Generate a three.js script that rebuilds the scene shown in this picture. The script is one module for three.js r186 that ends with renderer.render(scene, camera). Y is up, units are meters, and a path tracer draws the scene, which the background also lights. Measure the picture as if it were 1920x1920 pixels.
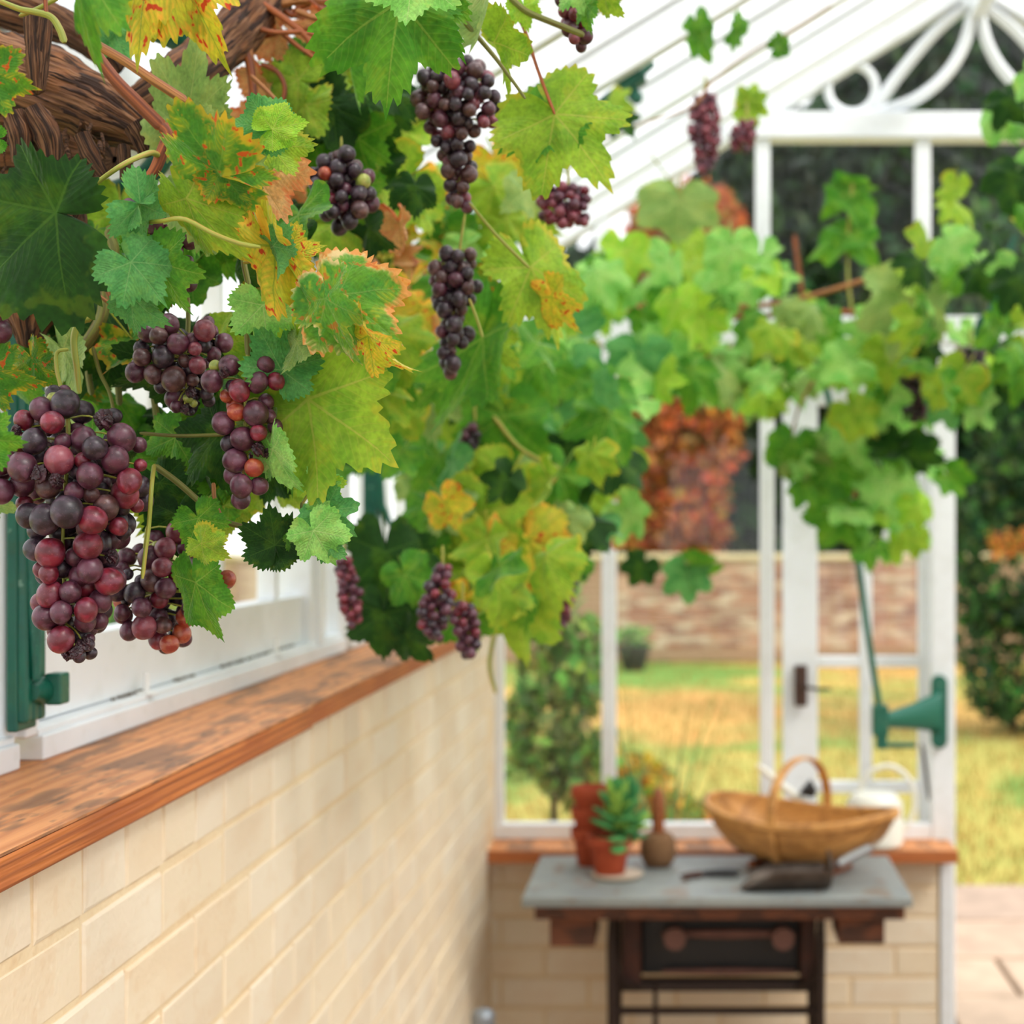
import * as THREE from 'three';
import { mergeGeometries } from 'three/addons/utils/BufferGeometryUtils.js';
import { RoundedBoxGeometry } from 'three/addons/geometries/RoundedBoxGeometry.js';

// ---------------------------------------------------------------- camera, sky, exposure
const F = 2990, CX = 1300, CY = 985, EYE = 1.66;            // focal length and vanishing point in pixels of the 1920 frame, eye height
const scene = new THREE.Scene();
const camera = new THREE.PerspectiveCamera(2 * Math.atan(960 / F) * 180 / Math.PI, 1, 0.05, 200);
camera.setViewOffset(1920, 1920, 960 - CX, 960 - CY, 1920, 1920);
camera.position.set(0, EYE, 0);
camera.lookAt(0, EYE, -10);
camera.focus = 1.27;
camera.userData.fStop = 5.6;
{   // even overcast sky, the same in every direction
  const d = new Float32Array(16 * 8 * 4); for (let i = 0; i < d.length; i += 4) d.set([0.97, 0.985, 1.0, 1], i);
  const t = new THREE.DataTexture(d, 16, 8, THREE.RGBAFormat, THREE.FloatType); t.mapping = THREE.EquirectangularReflectionMapping; t.magFilter = THREE.LinearFilter; t.needsUpdate = true;
  scene.background = scene.environment = t;
}
const sun = new THREE.DirectionalLight(new THREE.Color().setRGB(1, 0.96, 0.9), 1.3);   // sun behind thin cloud
sun.position.set(6, 9, 1.5); sun.target.position.set(0, 1, -3);
sun.castShadow = true; sun.shadow.radius = 30; sun.shadow.mapSize.set(2048, 2048);
Object.assign(sun.shadow.camera, { left: -12, right: 12, top: 12, bottom: -12, near: 1, far: 60 });
scene.add(sun, sun.target);
const renderer = new THREE.WebGLRenderer({ antialias: true });
renderer.toneMapping = THREE.LinearToneMapping;
renderer.toneMappingExposure = 1.9;
renderer.shadowMap.enabled = true;

// ---------------------------------------------------------------- helpers
let seed = 7;
const rnd = () => { seed = (seed + 0x6d2b79f5) | 0; let t = Math.imul(seed ^ (seed >>> 15), 1 | seed); t = (t + Math.imul(t ^ (t >>> 7), 61 | t)) ^ t; return ((t ^ (t >>> 14)) >>> 0) / 4294967296; };
const rr = (a, b) => a + (b - a) * rnd(), pick = (a) => a[Math.floor(rnd() * a.length)];
const clamp = (x, a, b) => Math.min(b, Math.max(a, x)), mix = (a, b, t) => a + (b - a) * t, smooth = (a, b, x) => { const t = clamp((x - a) / (b - a), 0, 1); return t * t * (3 - 2 * t); };
const V = (x, y, z) => new THREE.Vector3(x, y, z);
const P = (px, py, z) => V((px - CX) / F * z, EYE - (py - CY) / F * z, -z);     // a place from its bearing and its distance
const used = {};
const numbered = (n) => { const k = used[n] = (used[n] ?? -1) + 1; return k ? n + '_' + String(k).padStart(3, '0') : n; };
function thing(name, label, category, group, pos) {
  const o = new THREE.Group(); o.name = numbered(name); o.userData = { label, category }; if (group) o.userData.group = group;
  if (pos) o.position.copy(pos); scene.add(o); return o;
}
function struct(name, label) { const o = new THREE.Group(); o.name = name; o.userData = { kind: 'structure', label, category: name.replace(/_.*/, '') }; scene.add(o); return o; }
function part(name, geo, mat, parent, pos) {
  const m = new THREE.Mesh(geo, mat); m.name = name; m.receiveShadow = true; m.castShadow = !(mat.transmission > 0.9); if (pos) m.position.copy(pos); parent.add(m); return m;
}
const merged = (list) => mergeGeometries(list.map((g) => { const h = g.index ? g.toNonIndexed() : g; for (const k of Object.keys(h.attributes)) if (!['position', 'normal', 'uv'].includes(k)) h.deleteAttribute(k); return h; }));
function metreUV(g) {   // uv in metres by the face's own axis
  const p = g.attributes.position, n = g.attributes.normal, uv = new Float32Array(p.count * 2);
  for (let i = 0; i < p.count; i++) {
    const ax = Math.abs(n.getX(i)), ay = Math.abs(n.getY(i)), az = Math.abs(n.getZ(i));
    const [u, v] = ax >= ay && ax >= az ? [p.getZ(i), p.getY(i)] : ay >= az ? [p.getZ(i), p.getX(i)] : [p.getX(i), p.getY(i)];
    uv[i * 2] = u; uv[i * 2 + 1] = v;
  }
  g.setAttribute('uv', new THREE.BufferAttribute(uv, 2)); return g;
}
const box = (w, h, d, x = 0, y = 0, z = 0, r = 0) => { const g = r ? new RoundedBoxGeometry(w, h, d, 2, r) : new THREE.BoxGeometry(w, h, d); g.translate(x, y, z); return metreUV(g); };
const span = (x0, x1, y0, y1, z0, z1, r = 0) => box(x1 - x0, y1 - y0, z1 - z0, (x0 + x1) / 2, (y0 + y1) / 2, (z0 + z1) / 2, r);
const curve = (pts) => new THREE.CatmullRomCurve3(pts, false, 'centripetal');
function tube(pts, r0, r1 = r0, seg = 0, sides = 8, cap = true) {   // a swept round bar that may taper
  const c = pts.length === 2 ? new THREE.LineCurve3(pts[0], pts[1]) : curve(pts); const n = seg || Math.max(2, pts.length * 4);
  const g = new THREE.TubeGeometry(c, n, 1, sides, false), p = g.attributes.position, q = V(0, 0, 0);
  for (let i = 0; i <= n; i++) {
    const ce = c.getPointAt(i / n), r = mix(r0, r1, i / n) * (cap && (i === 0 || i === n) ? 0.55 : 1);
    for (let j = 0; j <= sides; j++) { const k = i * (sides + 1) + j; q.fromBufferAttribute(p, k).sub(ce).multiplyScalar(r).add(ce); p.setXYZ(k, q.x, q.y, q.z); }
  }
  if (!cap) return g;
  const ends = [0, 1].map((e) => { const d = new THREE.CircleGeometry(1, sides), t = c.getTangentAt(e).multiplyScalar(e ? 1 : -1); d.scale(0.56 * (e ? r1 : r0), 0.56 * (e ? r1 : r0), 1); d.applyQuaternion(new THREE.Quaternion().setFromUnitVectors(V(0, 0, 1), t)); const o = c.getPointAt(e); d.translate(o.x, o.y, o.z); return d; });
  return merged([g, ...ends]);
}
const lathe = (prof, seg = 32) => new THREE.LatheGeometry(prof.map(([x, y]) => new THREE.Vector2(x, y)), seg);
// noise
const hash = (x, y, s = 0) => { let h = Math.imul(x | 0, 374761393) ^ Math.imul(y | 0, 668265263) ^ Math.imul(s | 0, 1442695041); h = Math.imul(h ^ (h >>> 13), 1274126177); return ((h ^ (h >>> 16)) >>> 0) / 4294967296; };
function vn(x, y, px = 0, py = 0, s = 0) {   // value noise, tiling after px by py cells
  const ix = Math.floor(x), iy = Math.floor(y), fx = x - ix, fy = y - iy, u = fx * fx * (3 - 2 * fx), v = fy * fy * (3 - 2 * fy);
  const w = (a, p) => p ? ((a % p) + p) % p : a, h = (a, b) => hash(w(a, px), w(b, py), s);
  return mix(mix(h(ix, iy), h(ix + 1, iy), u), mix(h(ix, iy + 1), h(ix + 1, iy + 1), u), v);
}
const fbm = (x, y, px = 0, py = 0, s = 0, o = 4) => { let a = 0, k = 0.5, n = 0; for (let i = 0; i < o; i++) { a += k * vn(x, y, px, py, s + i); n += k; k *= 0.5; x *= 2; y *= 2; px *= 2; py *= 2; } return a / n; };
function tex(w, h, fn, srgb = true, rep = [1, 1]) {   // fn(u, v) -> sRGB 0..255 or a grey value 0..1
  const d = new Uint8Array(w * h * 4);
  for (let y = 0; y < h; y++) for (let x = 0; x < w; x++) {
    let c = fn((x + 0.5) / w, (y + 0.5) / h); if (!Array.isArray(c)) c = [c * 255, c * 255, c * 255];
    const i = (y * w + x) * 4; d[i] = clamp(c[0], 0, 255); d[i + 1] = clamp(c[1], 0, 255); d[i + 2] = clamp(c[2], 0, 255); d[i + 3] = 255;
  }
  const t = new THREE.DataTexture(d, w, h); t.magFilter = THREE.LinearFilter; t.minFilter = THREE.LinearMipmapLinearFilter; t.generateMipmaps = true; t.wrapS = t.wrapT = THREE.RepeatWrapping; t.repeat.set(...rep);
  if (srgb) t.colorSpace = THREE.SRGBColorSpace; t.needsUpdate = true; return t;
}
const c3 = (a, b, t) => [mix(a[0], b[0], t), mix(a[1], b[1], t), mix(a[2], b[2], t)];
const std = (o) => new THREE.MeshStandardMaterial({ roughness: 0.8, ...o });
const rgb = (r, g, b) => new THREE.Color().setRGB(r / 255, g / 255, b / 255, THREE.SRGBColorSpace);

// ---------------------------------------------------------------- materials
const M = {};
M.glass = new THREE.MeshPhysicalMaterial({ color: 0xffffff, roughness: 0.02, specularIntensity: 0.35, transmission: 1, thickness: 0, ior: 1.5 });
{
  const t = tex(256, 256, (u, v) => { const n = fbm(u * 8, v * 8, 8, 8, 3), d = smooth(0.66, 0.8, fbm(u * 24, v * 24, 24, 24, 9)); return c3([234, 238, 242], [200, 200, 194], 0.16 * smooth(0.5, 0.75, n) + 0.12 * d); }, true, [2, 2]);
  M.white = std({ map: t, roughness: 0.45 });
  M.plain = std({ color: rgb(236, 236, 234), roughness: 0.5 });
}
{
  const t = tex(512, 512, (u, v) => {
    const n = fbm(u * 6, v * 6, 6, 6, 21), s = smooth(0.7, 0.78, fbm(u * 40, v * 40, 40, 40, 5, 2)), k = smooth(0.58, 0.75, fbm(u * 3, v * 10, 3, 10, 8));
    return c3(c3([236, 224, 202], [228, 211, 186], n), [206, 164, 122], 0.14 * k + 0.1 * s);
  }, true, [1.3, 1.3]);
  const b = tex(256, 256, (u, v) => 0.6 * fbm(u * 10, v * 10, 10, 10, 31) + 0.4 * fbm(u * 50, v * 50, 50, 50, 33, 2), false, [4, 4]);
  M.brick = [0, 1, 2].map((k) => std({ map: t, bumpMap: b, bumpScale: 0.0012, color: [rgb(255, 255, 255), rgb(250, 247, 243), rgb(255, 251, 244)][k], roughness: 0.55 }));
  M.mortar = std({ map: t, color: rgb(250, 240, 220), bumpMap: b, bumpScale: 0.002, roughness: 0.75 });
}
const woodTex = (base, dark, stain, sd) => tex(512, 512, (u, v) => {     // grain along u
  const w = v + 0.05 * fbm(u * 2, v * 2, 2, 2, sd), ring = 0.5 + 0.5 * Math.sin(w * 2 * Math.PI * 11 + 5 * fbm(u * 3, v * 6, 3, 6, sd + 2)), g = fbm(u * 4, v * 90, 4, 90, sd + 3, 2);
  const s = smooth(0.5, 0.68, fbm(u * 5, v * 8, 5, 8, sd + 5)), p = smooth(0.63, 0.72, fbm(u * 14, v * 24, 14, 24, sd + 8));
  return c3(c3(base, dark, 0.45 * ring * ring + 0.3 * g), stain, 0.6 * s + 0.35 * p);
});
{
  const top = woodTex([226, 156, 98], [176, 104, 58], [112, 80, 58], 61); top.repeat.set(1.6, 4);
  const front = woodTex([214, 128, 62], [104, 46, 18], [170, 90, 42], 77); front.repeat.set(1.2, 9);
  const b = tex(256, 256, (u, v) => fbm(u * 4, v * 60, 4, 60, 13, 3), false, [2, 6]);
  M.sill = [std({ map: top, bumpMap: b, bumpScale: 0.0012, roughness: 0.62 }), std({ map: front, bumpMap: b, bumpScale: 0.0015, roughness: 0.6 })];
  const tb = woodTex([120, 68, 40], [66, 34, 20], [50, 28, 18], 99); tb.repeat.set(3, 5); M.darkWood = std({ map: tb, roughness: 0.7 });
  const tr = woodTex([214, 160, 92], [176, 112, 52], [150, 100, 50], 121); tr.repeat.set(6, 10); M.willow = std({ map: tr, roughness: 0.55 });
  const ash = woodTex([170, 98, 52], [120, 60, 28], [96, 50, 24], 133); ash.repeat.set(6, 10); M.ash = std({ map: ash, roughness: 0.55 });
}
{
  const t = tex(256, 512, (u, v) => { const n = smooth(0.56, 0.66, fbm(u * 10, v * 22, 10, 22, 51)), r = smooth(0.68, 0.76, fbm(u * 16, v * 30, 16, 30, 55)); return c3(c3([18, 112, 88], [8, 78, 66], fbm(u * 5, v * 9, 5, 9, 53)), c3([130, 78, 40], [206, 200, 180], r), 0.32 * n * r + 0.14 * n); }, true, [6, 3]);
  M.green = std({ map: t, roughness: 0.38 });
  M.iron = std({ color: rgb(38, 24, 20), roughness: 0.5, metalness: 0.25 });
  M.rust = std({ map: tex(128, 128, (u, v) => c3([84, 42, 28], [40, 24, 20], fbm(u * 8, v * 8, 8, 8, 57)), true, [4, 4]), roughness: 0.75 });
  M.roller = std({ map: tex(64, 64, (u, v) => c3([128, 88, 78], [92, 58, 50], fbm(u * 6, v * 6, 6, 6, 56)), true, [4, 4]), roughness: 0.6 });
  M.slate = std({ map: tex(512, 256, (u, v) => { const n = fbm(u * 8, v * 5, 8, 5, 71), s = smooth(0.6, 0.74, fbm(u * 12, v * 12, 12, 12, 73)); return c3(c3([148, 152, 148], [116, 122, 124], n), [120, 94, 76], 0.5 * s); }, true, [1.4, 2]), roughness: 0.5 });
  M.steel = std({ color: rgb(176, 176, 178), roughness: 0.3, metalness: 0.85 });
  M.dullSteel = std({ map: tex(128, 128, (u, v) => c3([110, 100, 92], [58, 46, 38], fbm(u * 9, v * 9, 9, 9, 58)), true, [3, 3]), roughness: 0.45, metalness: 0.6 });
  M.black = std({ color: rgb(26, 24, 26), roughness: 0.5 });
  M.clay = std({ map: tex(128, 128, (u, v) => c3([176, 78, 44], [146, 54, 28], fbm(u * 6, v * 12, 6, 12, 59)), true, [2, 2]), roughness: 0.8 });
  M.plastic = std({ color: rgb(236, 236, 226), roughness: 0.35 });
  M.twine = std({ map: tex(128, 256, (u, v) => c3([150, 112, 76], [88, 60, 38], 0.5 + 0.5 * Math.sin(v * 2 * Math.PI * 40 + 3 * fbm(u * 6, v * 6, 6, 6, 60)))), roughness: 0.95 });
  M.zinc = std({ color: rgb(136, 142, 150), roughness: 0.4, metalness: 0.6 });
}

// ---------------------------------------------------------------- the room
const XW = -0.57, XS = -0.548, XG = -0.74, ZE = 4.5, ZG = 4.6, RIDGE = 0.815, RY = 3.235, SLOPE = 0.61, XR = 2 * RIDGE + 0.74, ZN = 2.6;
const roofY = (x) => RY - SLOPE * Math.abs(x - RIDGE);
// a brick: a chamfered block with a little unevenness, face towards +z, centred
function brickGeo(w, h, d = 0.05, ch = 0.0028, j = 0.0014) {
  const q = () => rr(-j, j), x = w / 2, y = h / 2, ring = (ax, ay, z) => [[-ax, -ay, z], [ax, -ay, z], [ax, ay, z], [-ax, ay, z]].map(([a, b, c]) => [a + q(), b + q(), c + q() * 0.5]);
  const A = ring(x - ch, y - ch, 0), B = ring(x, y, -ch), C = ring(x, y, -d), v = [], tri = (a, b, c) => v.push(...a, ...b, ...c), quad = (a, b, c, e) => { tri(a, b, c); tri(a, c, e); };
  quad(A[0], A[1], A[2], A[3]);
  for (let k = 0; k < 4; k++) { const n = (k + 1) % 4; quad(B[k], B[n], A[n], A[k]); quad(C[k], C[n], B[n], B[k]); }
  const g = new THREE.BufferGeometry(); g.setAttribute('position', new THREE.Float32BufferAttribute(v, 3)); g.computeVertexNormals();
  const uv = [], u0 = rnd(), v0 = rnd(); for (let i = 0; i < v.length; i += 3) uv.push(v[i] + u0, v[i + 1] + v0); g.setAttribute('uv', new THREE.Float32BufferAttribute(uv, 2)); return g;
}
{
  const w = struct('wall_left', 'low cream painted brick wall under the wooden sill');
  part('mortar', span(XW - 0.2, XW - 0.0024, 0, 1.37, -ZE - 0.15, ZN), M.mortar, w);
  const S = 0.219, Hh = 0.1065, bh = 0.0675, geoS = Array.from({ length: 14 }, () => brickGeo(S, bh)), geoH = Array.from({ length: 14 }, () => brickGeo(Hh, bh));
  let n = 0; const rest = [];
  for (let c = 0; c < 18; c++) {
    const y = 1.292 + 0.0375 - c * 0.075, header = c % 4 === 0, st = header ? 0.1125 : 0.225;
    // joints run so that one falls 1.378 m from the eye along the wall in the header course and 1.488 m in the next
    const off = header ? 1.3775 : 1.4885 + (c % 2 ? 0 : 0.1125);
    for (let k = -26; k < 30; k++) {
      const z = off + (k + 0.5) * st; if (z < -ZN || z > ZE - 0.02) continue;
      const len = Math.min(st, 2 * (ZE - z)) - 0.009, g = pick(header ? geoH : geoS), inView = z > 1.1 && y > 0.55 && n < 300;
      if (inView) { const b = part('brick', g, pick(M.brick), w, V(XW + rr(-0.0012, 0.0012), y + rr(-0.001, 0.001), -z)); b.rotation.y = Math.PI / 2; n++; }
      else rest.push(g.clone().rotateY(Math.PI / 2).translate(XW, y, -z));
    }
  }
  const r = part('brick_courses', merged(rest), M.brick[0], w); r.userData.kind = 'stuff';
}
{
  const w = struct('wall_far', 'short painted brick wall below the end window sill');
  const xe = P(1760, 0, ZE).x;
  part('mortar', span(XW - 0.1, xe, 0, 0.725, -ZE - 0.2, -ZE - 0.004), M.mortar, w);
  const gs = [0, 1, 2].map(() => brickGeo(0.238, 0.075)), gh = [0, 1].map(() => brickGeo(0.115, 0.075));
  for (let c = 0; c < 8; c++) {
    const y = 0.725 - (c + 0.5) * 0.085; let x = xe - (c % 2 ? 0.1235 : 0.0);
    if (c % 2) part('brick', pick(gh), pick(M.brick), w, V(xe - 0.0617, y, -ZE));
    while (x > XW) { part('brick', pick(gs), pick(M.brick), w, V(x - 0.1235, y, -ZE + rr(-0.001, 0.001))); x -= 0.247; }
  }
  part('plinth', span(XW, xe, 0, 0.045, -ZE - 0.2, -ZE), M.mortar, w);
}
{
  const w = struct('wall_right', 'low painted wall and posts along the other side');
  part('brickwork', span(XR - 0.17, XR + 0.05, 0, 1.37, -ZE - 0.2, ZN), M.mortar, w);
  part('sill', span(XR - 0.19, XR + 0.06, 1.37, 1.40, -ZE - 0.2, ZN), M.sill[0], w);
  for (let k = 0; k < 5; k++) part('post', span(XR - 0.03, XR + 0.04, 1.40, 2.22, -ZE + k * 1.75 - 0.04, -ZE + k * 1.75 + 0.04), M.white, w);
  for (let k = 0; k < 4; k++) part('pane', span(XR, XR + 0.004, 1.41, 2.2, -ZE + k * 1.75 + 0.04, -ZE + (k + 1) * 1.75 - 0.04), M.glass, w);
  part('eaves_plate', span(XR - 0.05, XR + 0.05, 2.17, 2.25, -ZG, ZN), M.white, w);
}
{
  const w = struct('wall_near', 'glazed end of the glasshouse behind the viewer');
  part('brickwork', span(XG - 0.2, XR + 0.05, 0, 0.75, ZN, ZN + 0.2), M.mortar, w);
  for (let k = 0; k < 8; k++) part('post', span(XG + k * 0.445 - 0.02, XG + k * 0.445 + 0.02, 0.75, Math.max(1, roofY(XG + k * 0.445) - 0.03), ZN + 0.06, ZN + 0.1), M.white, w);
  for (let k = 0; k < 7; k++) { const a = XG + k * 0.445 + 0.02, b = a + 0.405; part('pane', span(a, b, 0.75, Math.min(roofY(a), roofY(b)) - 0.02, ZN + 0.078, ZN + 0.082), M.glass, w); }
}
{
  const f = struct('floor', 'stone floor of the glasshouse');
  part('slab', span(XG - 0.2, XR + 0.2, -0.12, 0, -ZE - 0.2, ZN + 0.2), std({ map: tex(256, 256, (u, v) => c3([150, 128, 104], [120, 100, 82], fbm(u * 6, v * 6, 6, 6, 81))), roughness: 0.8 }), f);
}
// wooden sill boards, with the front edge of a joint 2.30 m away
{
  const s = struct('trim_1', 'weathered orange brown wooden sill along the brick wall');
  for (const [z0, z1, dx] of [[-ZN, 2.298, 0], [2.302, ZE - 0.005, -0.006]]) {
    const b = new THREE.Group(); b.name = 'board'; s.add(b);
    part('top', span(XG - 0.02, XS + dx, 1.3975, 1.4, -z1, -z0), M.sill[0], b);
    part('front_edge', span(XG - 0.02, XS + dx + 0.0006, 1.368, 1.3976, -z1, -z0, 0.004), M.sill[1], b);
  }
  const e = struct('trim_2', 'wooden sill board under the end window');
  const xe = P(1787, 0, ZE).x;
  part('top', span(XW, xe - 0.002, 0.757, 0.76, -ZG - 0.03, -4.41), M.sill[0], e);
  part('front_edge', span(XW, xe, 0.725, 0.7572, -ZG - 0.03, -4.408, 0.003), M.sill[1], e);
}
// the side windows: bottom rail, posts, top hung sashes
function sideWindow(k, z0, z1, label, frameZ) {
  const w = struct('window_' + k, label);
  part('bottom_rail', span(XG - 0.06, -0.717, 1.4, 1.428, -z1, -z0, 0.003), M.white, w);
  part('sill_slope', span(XG - 0.05, -0.7225, 1.427, 1.436, -z1, -z0, 0.003), M.white, w);
  for (const z of frameZ) { part('post', span(XG - 0.06, -0.727, 1.43, 2.2, -z - 0.045, -z + 0.045, 0.004), M.white, w); part('bead', span(-0.73, -0.717, 1.43, 2.2, -z - 0.015, -z + 0.015, 0.004), M.white, w); }
  const a = z0 + 0.055, b = z1 - 0.055, s = new THREE.Group(); s.name = 'sash'; w.add(s);
  const X0 = XG - 0.045, X1 = XG - 0.005;
  part('rail', span(X0, X1, 1.437, 1.527, -b, -a, 0.003), M.white, s);
  part('rail', span(X0, X1, 2.1, 2.165, -b, -a, 0.003), M.white, s);
  part('stile', span(X0, X1, 1.527, 2.1, -a - 0.05, -a, 0.003), M.white, s);
  part('stile', span(X0, X1, 1.527, 2.1, -b, -b + 0.05, 0.003), M.white, s);
  const n = 4, st = (b - a - 0.1) / n;
  for (let i = 1; i < n; i++) part('muntin', span(X0 + 0.004, X1 - 0.002, 1.527, 2.1, -a - 0.05 - i * st - 0.011, -a - 0.05 - i * st + 0.011, 0.003), M.white, s);
  for (let i = 0; i < n; i++) part('pane', span(X0 + 0.016, X0 + 0.02, 1.527, 2.1, -a - 0.05 - (i + 1) * st + 0.011, -a - 0.05 - i * st - 0.011), M.glass, s);
  return w;
}
sideWindow(1, -2.55, -0.13, 'white framed side window beside the viewer', [-2.5]);
const win2 = sideWindow(2, -0.07, 1.70, 'white side window at the edge of the view', [-0.1]);
const win3 = sideWindow(3, 1.76, 3.30, 'white top hung side window with rail above the sill, behind the large grape bunch', [1.73, 3.08]);
sideWindow(4, 3.36, ZE, 'white side window behind the leaves near the corner', [3.33, ZE - 0.04]);
{ const g = []; for (let k = 0; k < 200; k++) { const z = 1.9 + 1.3 * k / 200 + rr(-0.01, 0.01); if (vn(z * 9, 3) < 0.42) continue; g.push(new THREE.IcosahedronGeometry(1, 1).scale(rr(0.001, 0.0035), rr(0.0008, 0.0022), rr(0.002, 0.008)).translate(XG - 0.004 + rr(0, 0.004), 1.4375, -z)); } part('dirt', merged(g), std({ color: rgb(104, 92, 76), roughness: 1 }), win3).userData.kind = 'stuff'; }
for (const z of [2.12, 2.78]) { part('pin', lathe([[0.0001, 0.028], [0.0042, 0.028], [0.0042, 0.004], [0.012, 0.003], [0.014, 0]], 14), M.plain, win3, V(-0.727, 1.436, -z)); }
{
  const w = struct('trim_3', 'white eaves plate along the top of the side windows');
  part('plate', span(XG - 0.09, XG + 0.03, 2.165, 2.24, -ZG, ZN), M.white, w);
}
// end window: bottom rail, mullions, header, upper lights, transom, gable with tracery
const bar = (a, b, w, d) => { const l = a.distanceTo(b), g = box(w, l, d, 0, 0, 0, Math.min(w, d) * 0.2); g.applyQuaternion(new THREE.Quaternion().setFromUnitVectors(V(0, 1, 0), b.clone().sub(a).normalize())); const m = a.clone().add(b).multiplyScalar(0.5); g.translate(m.x, m.y, m.z); return g; };
{
  const w = struct('window_5', 'glazed end window with slim white mullions above the bench');
  const Q = (px, py) => P(px, py, ZG), xj0 = Q(1745, 0).x, xj1 = Q(1788, 0).x, ms = [1142, 1438].map((p) => Q(p, 0).x), xl = XG, yT = 2.806, yH = 2.22;
  part('bottom_rail', span(xl, xj0, 0.76, 0.802, -ZG - 0.025, -ZG + 0.025, 0.003), M.white, w);
  part('corner_post', span(XW - 0.03, Q(945, 0).x, 0.76, yH, -ZG - 0.02, -ZG + 0.02, 0.003), M.white, w);
  part('corner_board', span(XG - 0.1, XW - 0.02, 1.36, roofY(XW) - 0.09, -ZG - 0.03, -ZG + 0.04, 0.003), M.white, w);
  part('corner_board', span(XG - 0.1, XW - 0.02, 0, 1.36, -ZG - 0.03, -ZG + 0.04), M.mortar, w);
  for (const x of ms) part('mullion', span(x - 0.02, x + 0.02, 0.802, yH - 0.04, -ZG - 0.028, -ZG + 0.028, 0.006), M.white, w);
  part('header', span(xl, XR, yH - 0.04, yH + 0.04, -ZG - 0.035, -ZG + 0.035, 0.004), M.white, w);
  const cells = [xl, ...ms, xj0];
  for (let i = 0; i < 3; i++) part('pane', span(cells[i] + 0.015, cells[i + 1] - 0.015, 0.79, yH - 0.03, -ZG - 0.003, -ZG + 0.001), M.glass, w);
  const up = struct('window_6', 'upper row of end window panes between header and transom');
  const us = [xl - 0.02, ...[1130, 1430, 1730, 2030, 2330].map((p) => Q(p, 0).x), XR];
  for (const x of us.slice(1, -1)) part('mullion', span(x - 0.021, x + 0.021, yH + 0.04, Math.min(yT - 0.03, roofY(x) - 0.03), -ZG - 0.028, -ZG + 0.028, 0.006), M.white, up);
  for (let i = 0; i < 6; i++) {
    const a = us[i] + 0.015, b = us[i + 1] - 0.015, sh = new THREE.Shape(); const ys = [a, b].map((x) => Math.min(yT, roofY(x) - 0.02));
    sh.moveTo(a, yH + 0.03); sh.lineTo(b, yH + 0.03); sh.lineTo(b, ys[1]); if (ys[0] !== ys[1] || ys[0] < yT) { const xm = i < 3 ? RIDGE - (RY - yT - 0.02) / SLOPE : RIDGE + (RY - yT - 0.02) / SLOPE; if (xm > a && xm < b) sh.lineTo(xm, yT); } sh.lineTo(a, ys[0]);
    const g = new THREE.ExtrudeGeometry(sh, { depth: 0.004, bevelEnabled: false }); g.translate(0, 0, -ZG - 0.002); part('pane', g, M.glass, up);
  }
  const tx = (RY - yT) / SLOPE;
  part('transom', span(RIDGE - tx - 0.02, RIDGE + tx + 0.02, yT - 0.038, yT + 0.038, -ZG - 0.04, -ZG + 0.045, 0.006), M.white, up);
  const ga = struct('window_7', 'white gable window with ring and curved fan tracery');
  { const sh = new THREE.Shape(); sh.moveTo(RIDGE - tx, yT); sh.lineTo(RIDGE + tx, yT); sh.lineTo(RIDGE, RY); const g = new THREE.ExtrudeGeometry(sh, { depth: 0.004, bevelEnabled: false }); g.translate(0, 0, -ZG - 0.002); part('pane', g, M.glass, ga); }
  for (const s of [-1, 1]) {
    const mir = (px) => s < 0 ? px : 2 * 1830 - px;
    const flat = (g) => { const p = g.attributes.position; for (let i = 0; i < p.count; i++) p.setZ(i, -ZG + (p.getZ(i) + ZG) * 1.5); g.computeVertexNormals(); return g; };
    part('curved_bar', flat(tube([[1640, 206], [1662, 172], [1698, 124], [1758, 55], [1818, 5]].map(([x, y]) => Q(mir(x), y)), 0.017, 0.017, 24, 8, false)), M.white, ga);
    part('curved_bar', flat(tube([[1612, 215], [1660, 206], [1719, 184], [1775, 138], [1809, 80], [1826, 5]].map(([x, y]) => Q(mir(x), y)), 0.017, 0.017, 28, 8, false)), M.white, ga);
    const r = new THREE.TorusGeometry(0.069, 0.013, 10, 40); r.scale(1, 1, 1.6); part('ring', r, M.white, ga, Q(mir(1597), 166));
    const e0 = V(s < 0 ? XG - 0.09 : XR + 0.09, 0, -ZG); e0.y = roofY(e0.x) - 0.02; part('gable_rafter', bar(e0, V(RIDGE, RY - 0.02, -ZG), 0.04, 0.07), M.white, ga);
  }
  part('boss', box(0.09, 0.08, 0.07, RIDGE, RY - 0.05, -ZG, 0.006), M.white, ga);
  const jamb = struct('trim_4', 'wide white door post at the end of the sill');
  part('post', span(xj0, xj1, 0.0, yH - 0.04, -ZG - 0.05, -ZG + 0.03, 0.004), M.white, jamb);
  part('stop', span(xj0 + 0.012, P(1788, 0, ZE).x, 0.0, 0.725, -ZE - 0.06, -ZE + 0.004, 0.003), M.white, jamb);
  part('post', span(1.66, 1.73, 0, yH - 0.04, -ZG - 0.05, -ZG + 0.03, 0.004), M.white, jamb);
  const rp = struct('window_8', 'glazed panel beyond the doorway');
  part('brickwork', span(1.73, XR, 0, 0.75, -ZG - 0.1, -ZG + 0.1), M.mortar, rp);
  part('pane', span(1.73, XR, 0.76, yH - 0.04, -ZG - 0.002, -ZG + 0.002), M.glass, rp);
}
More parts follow.
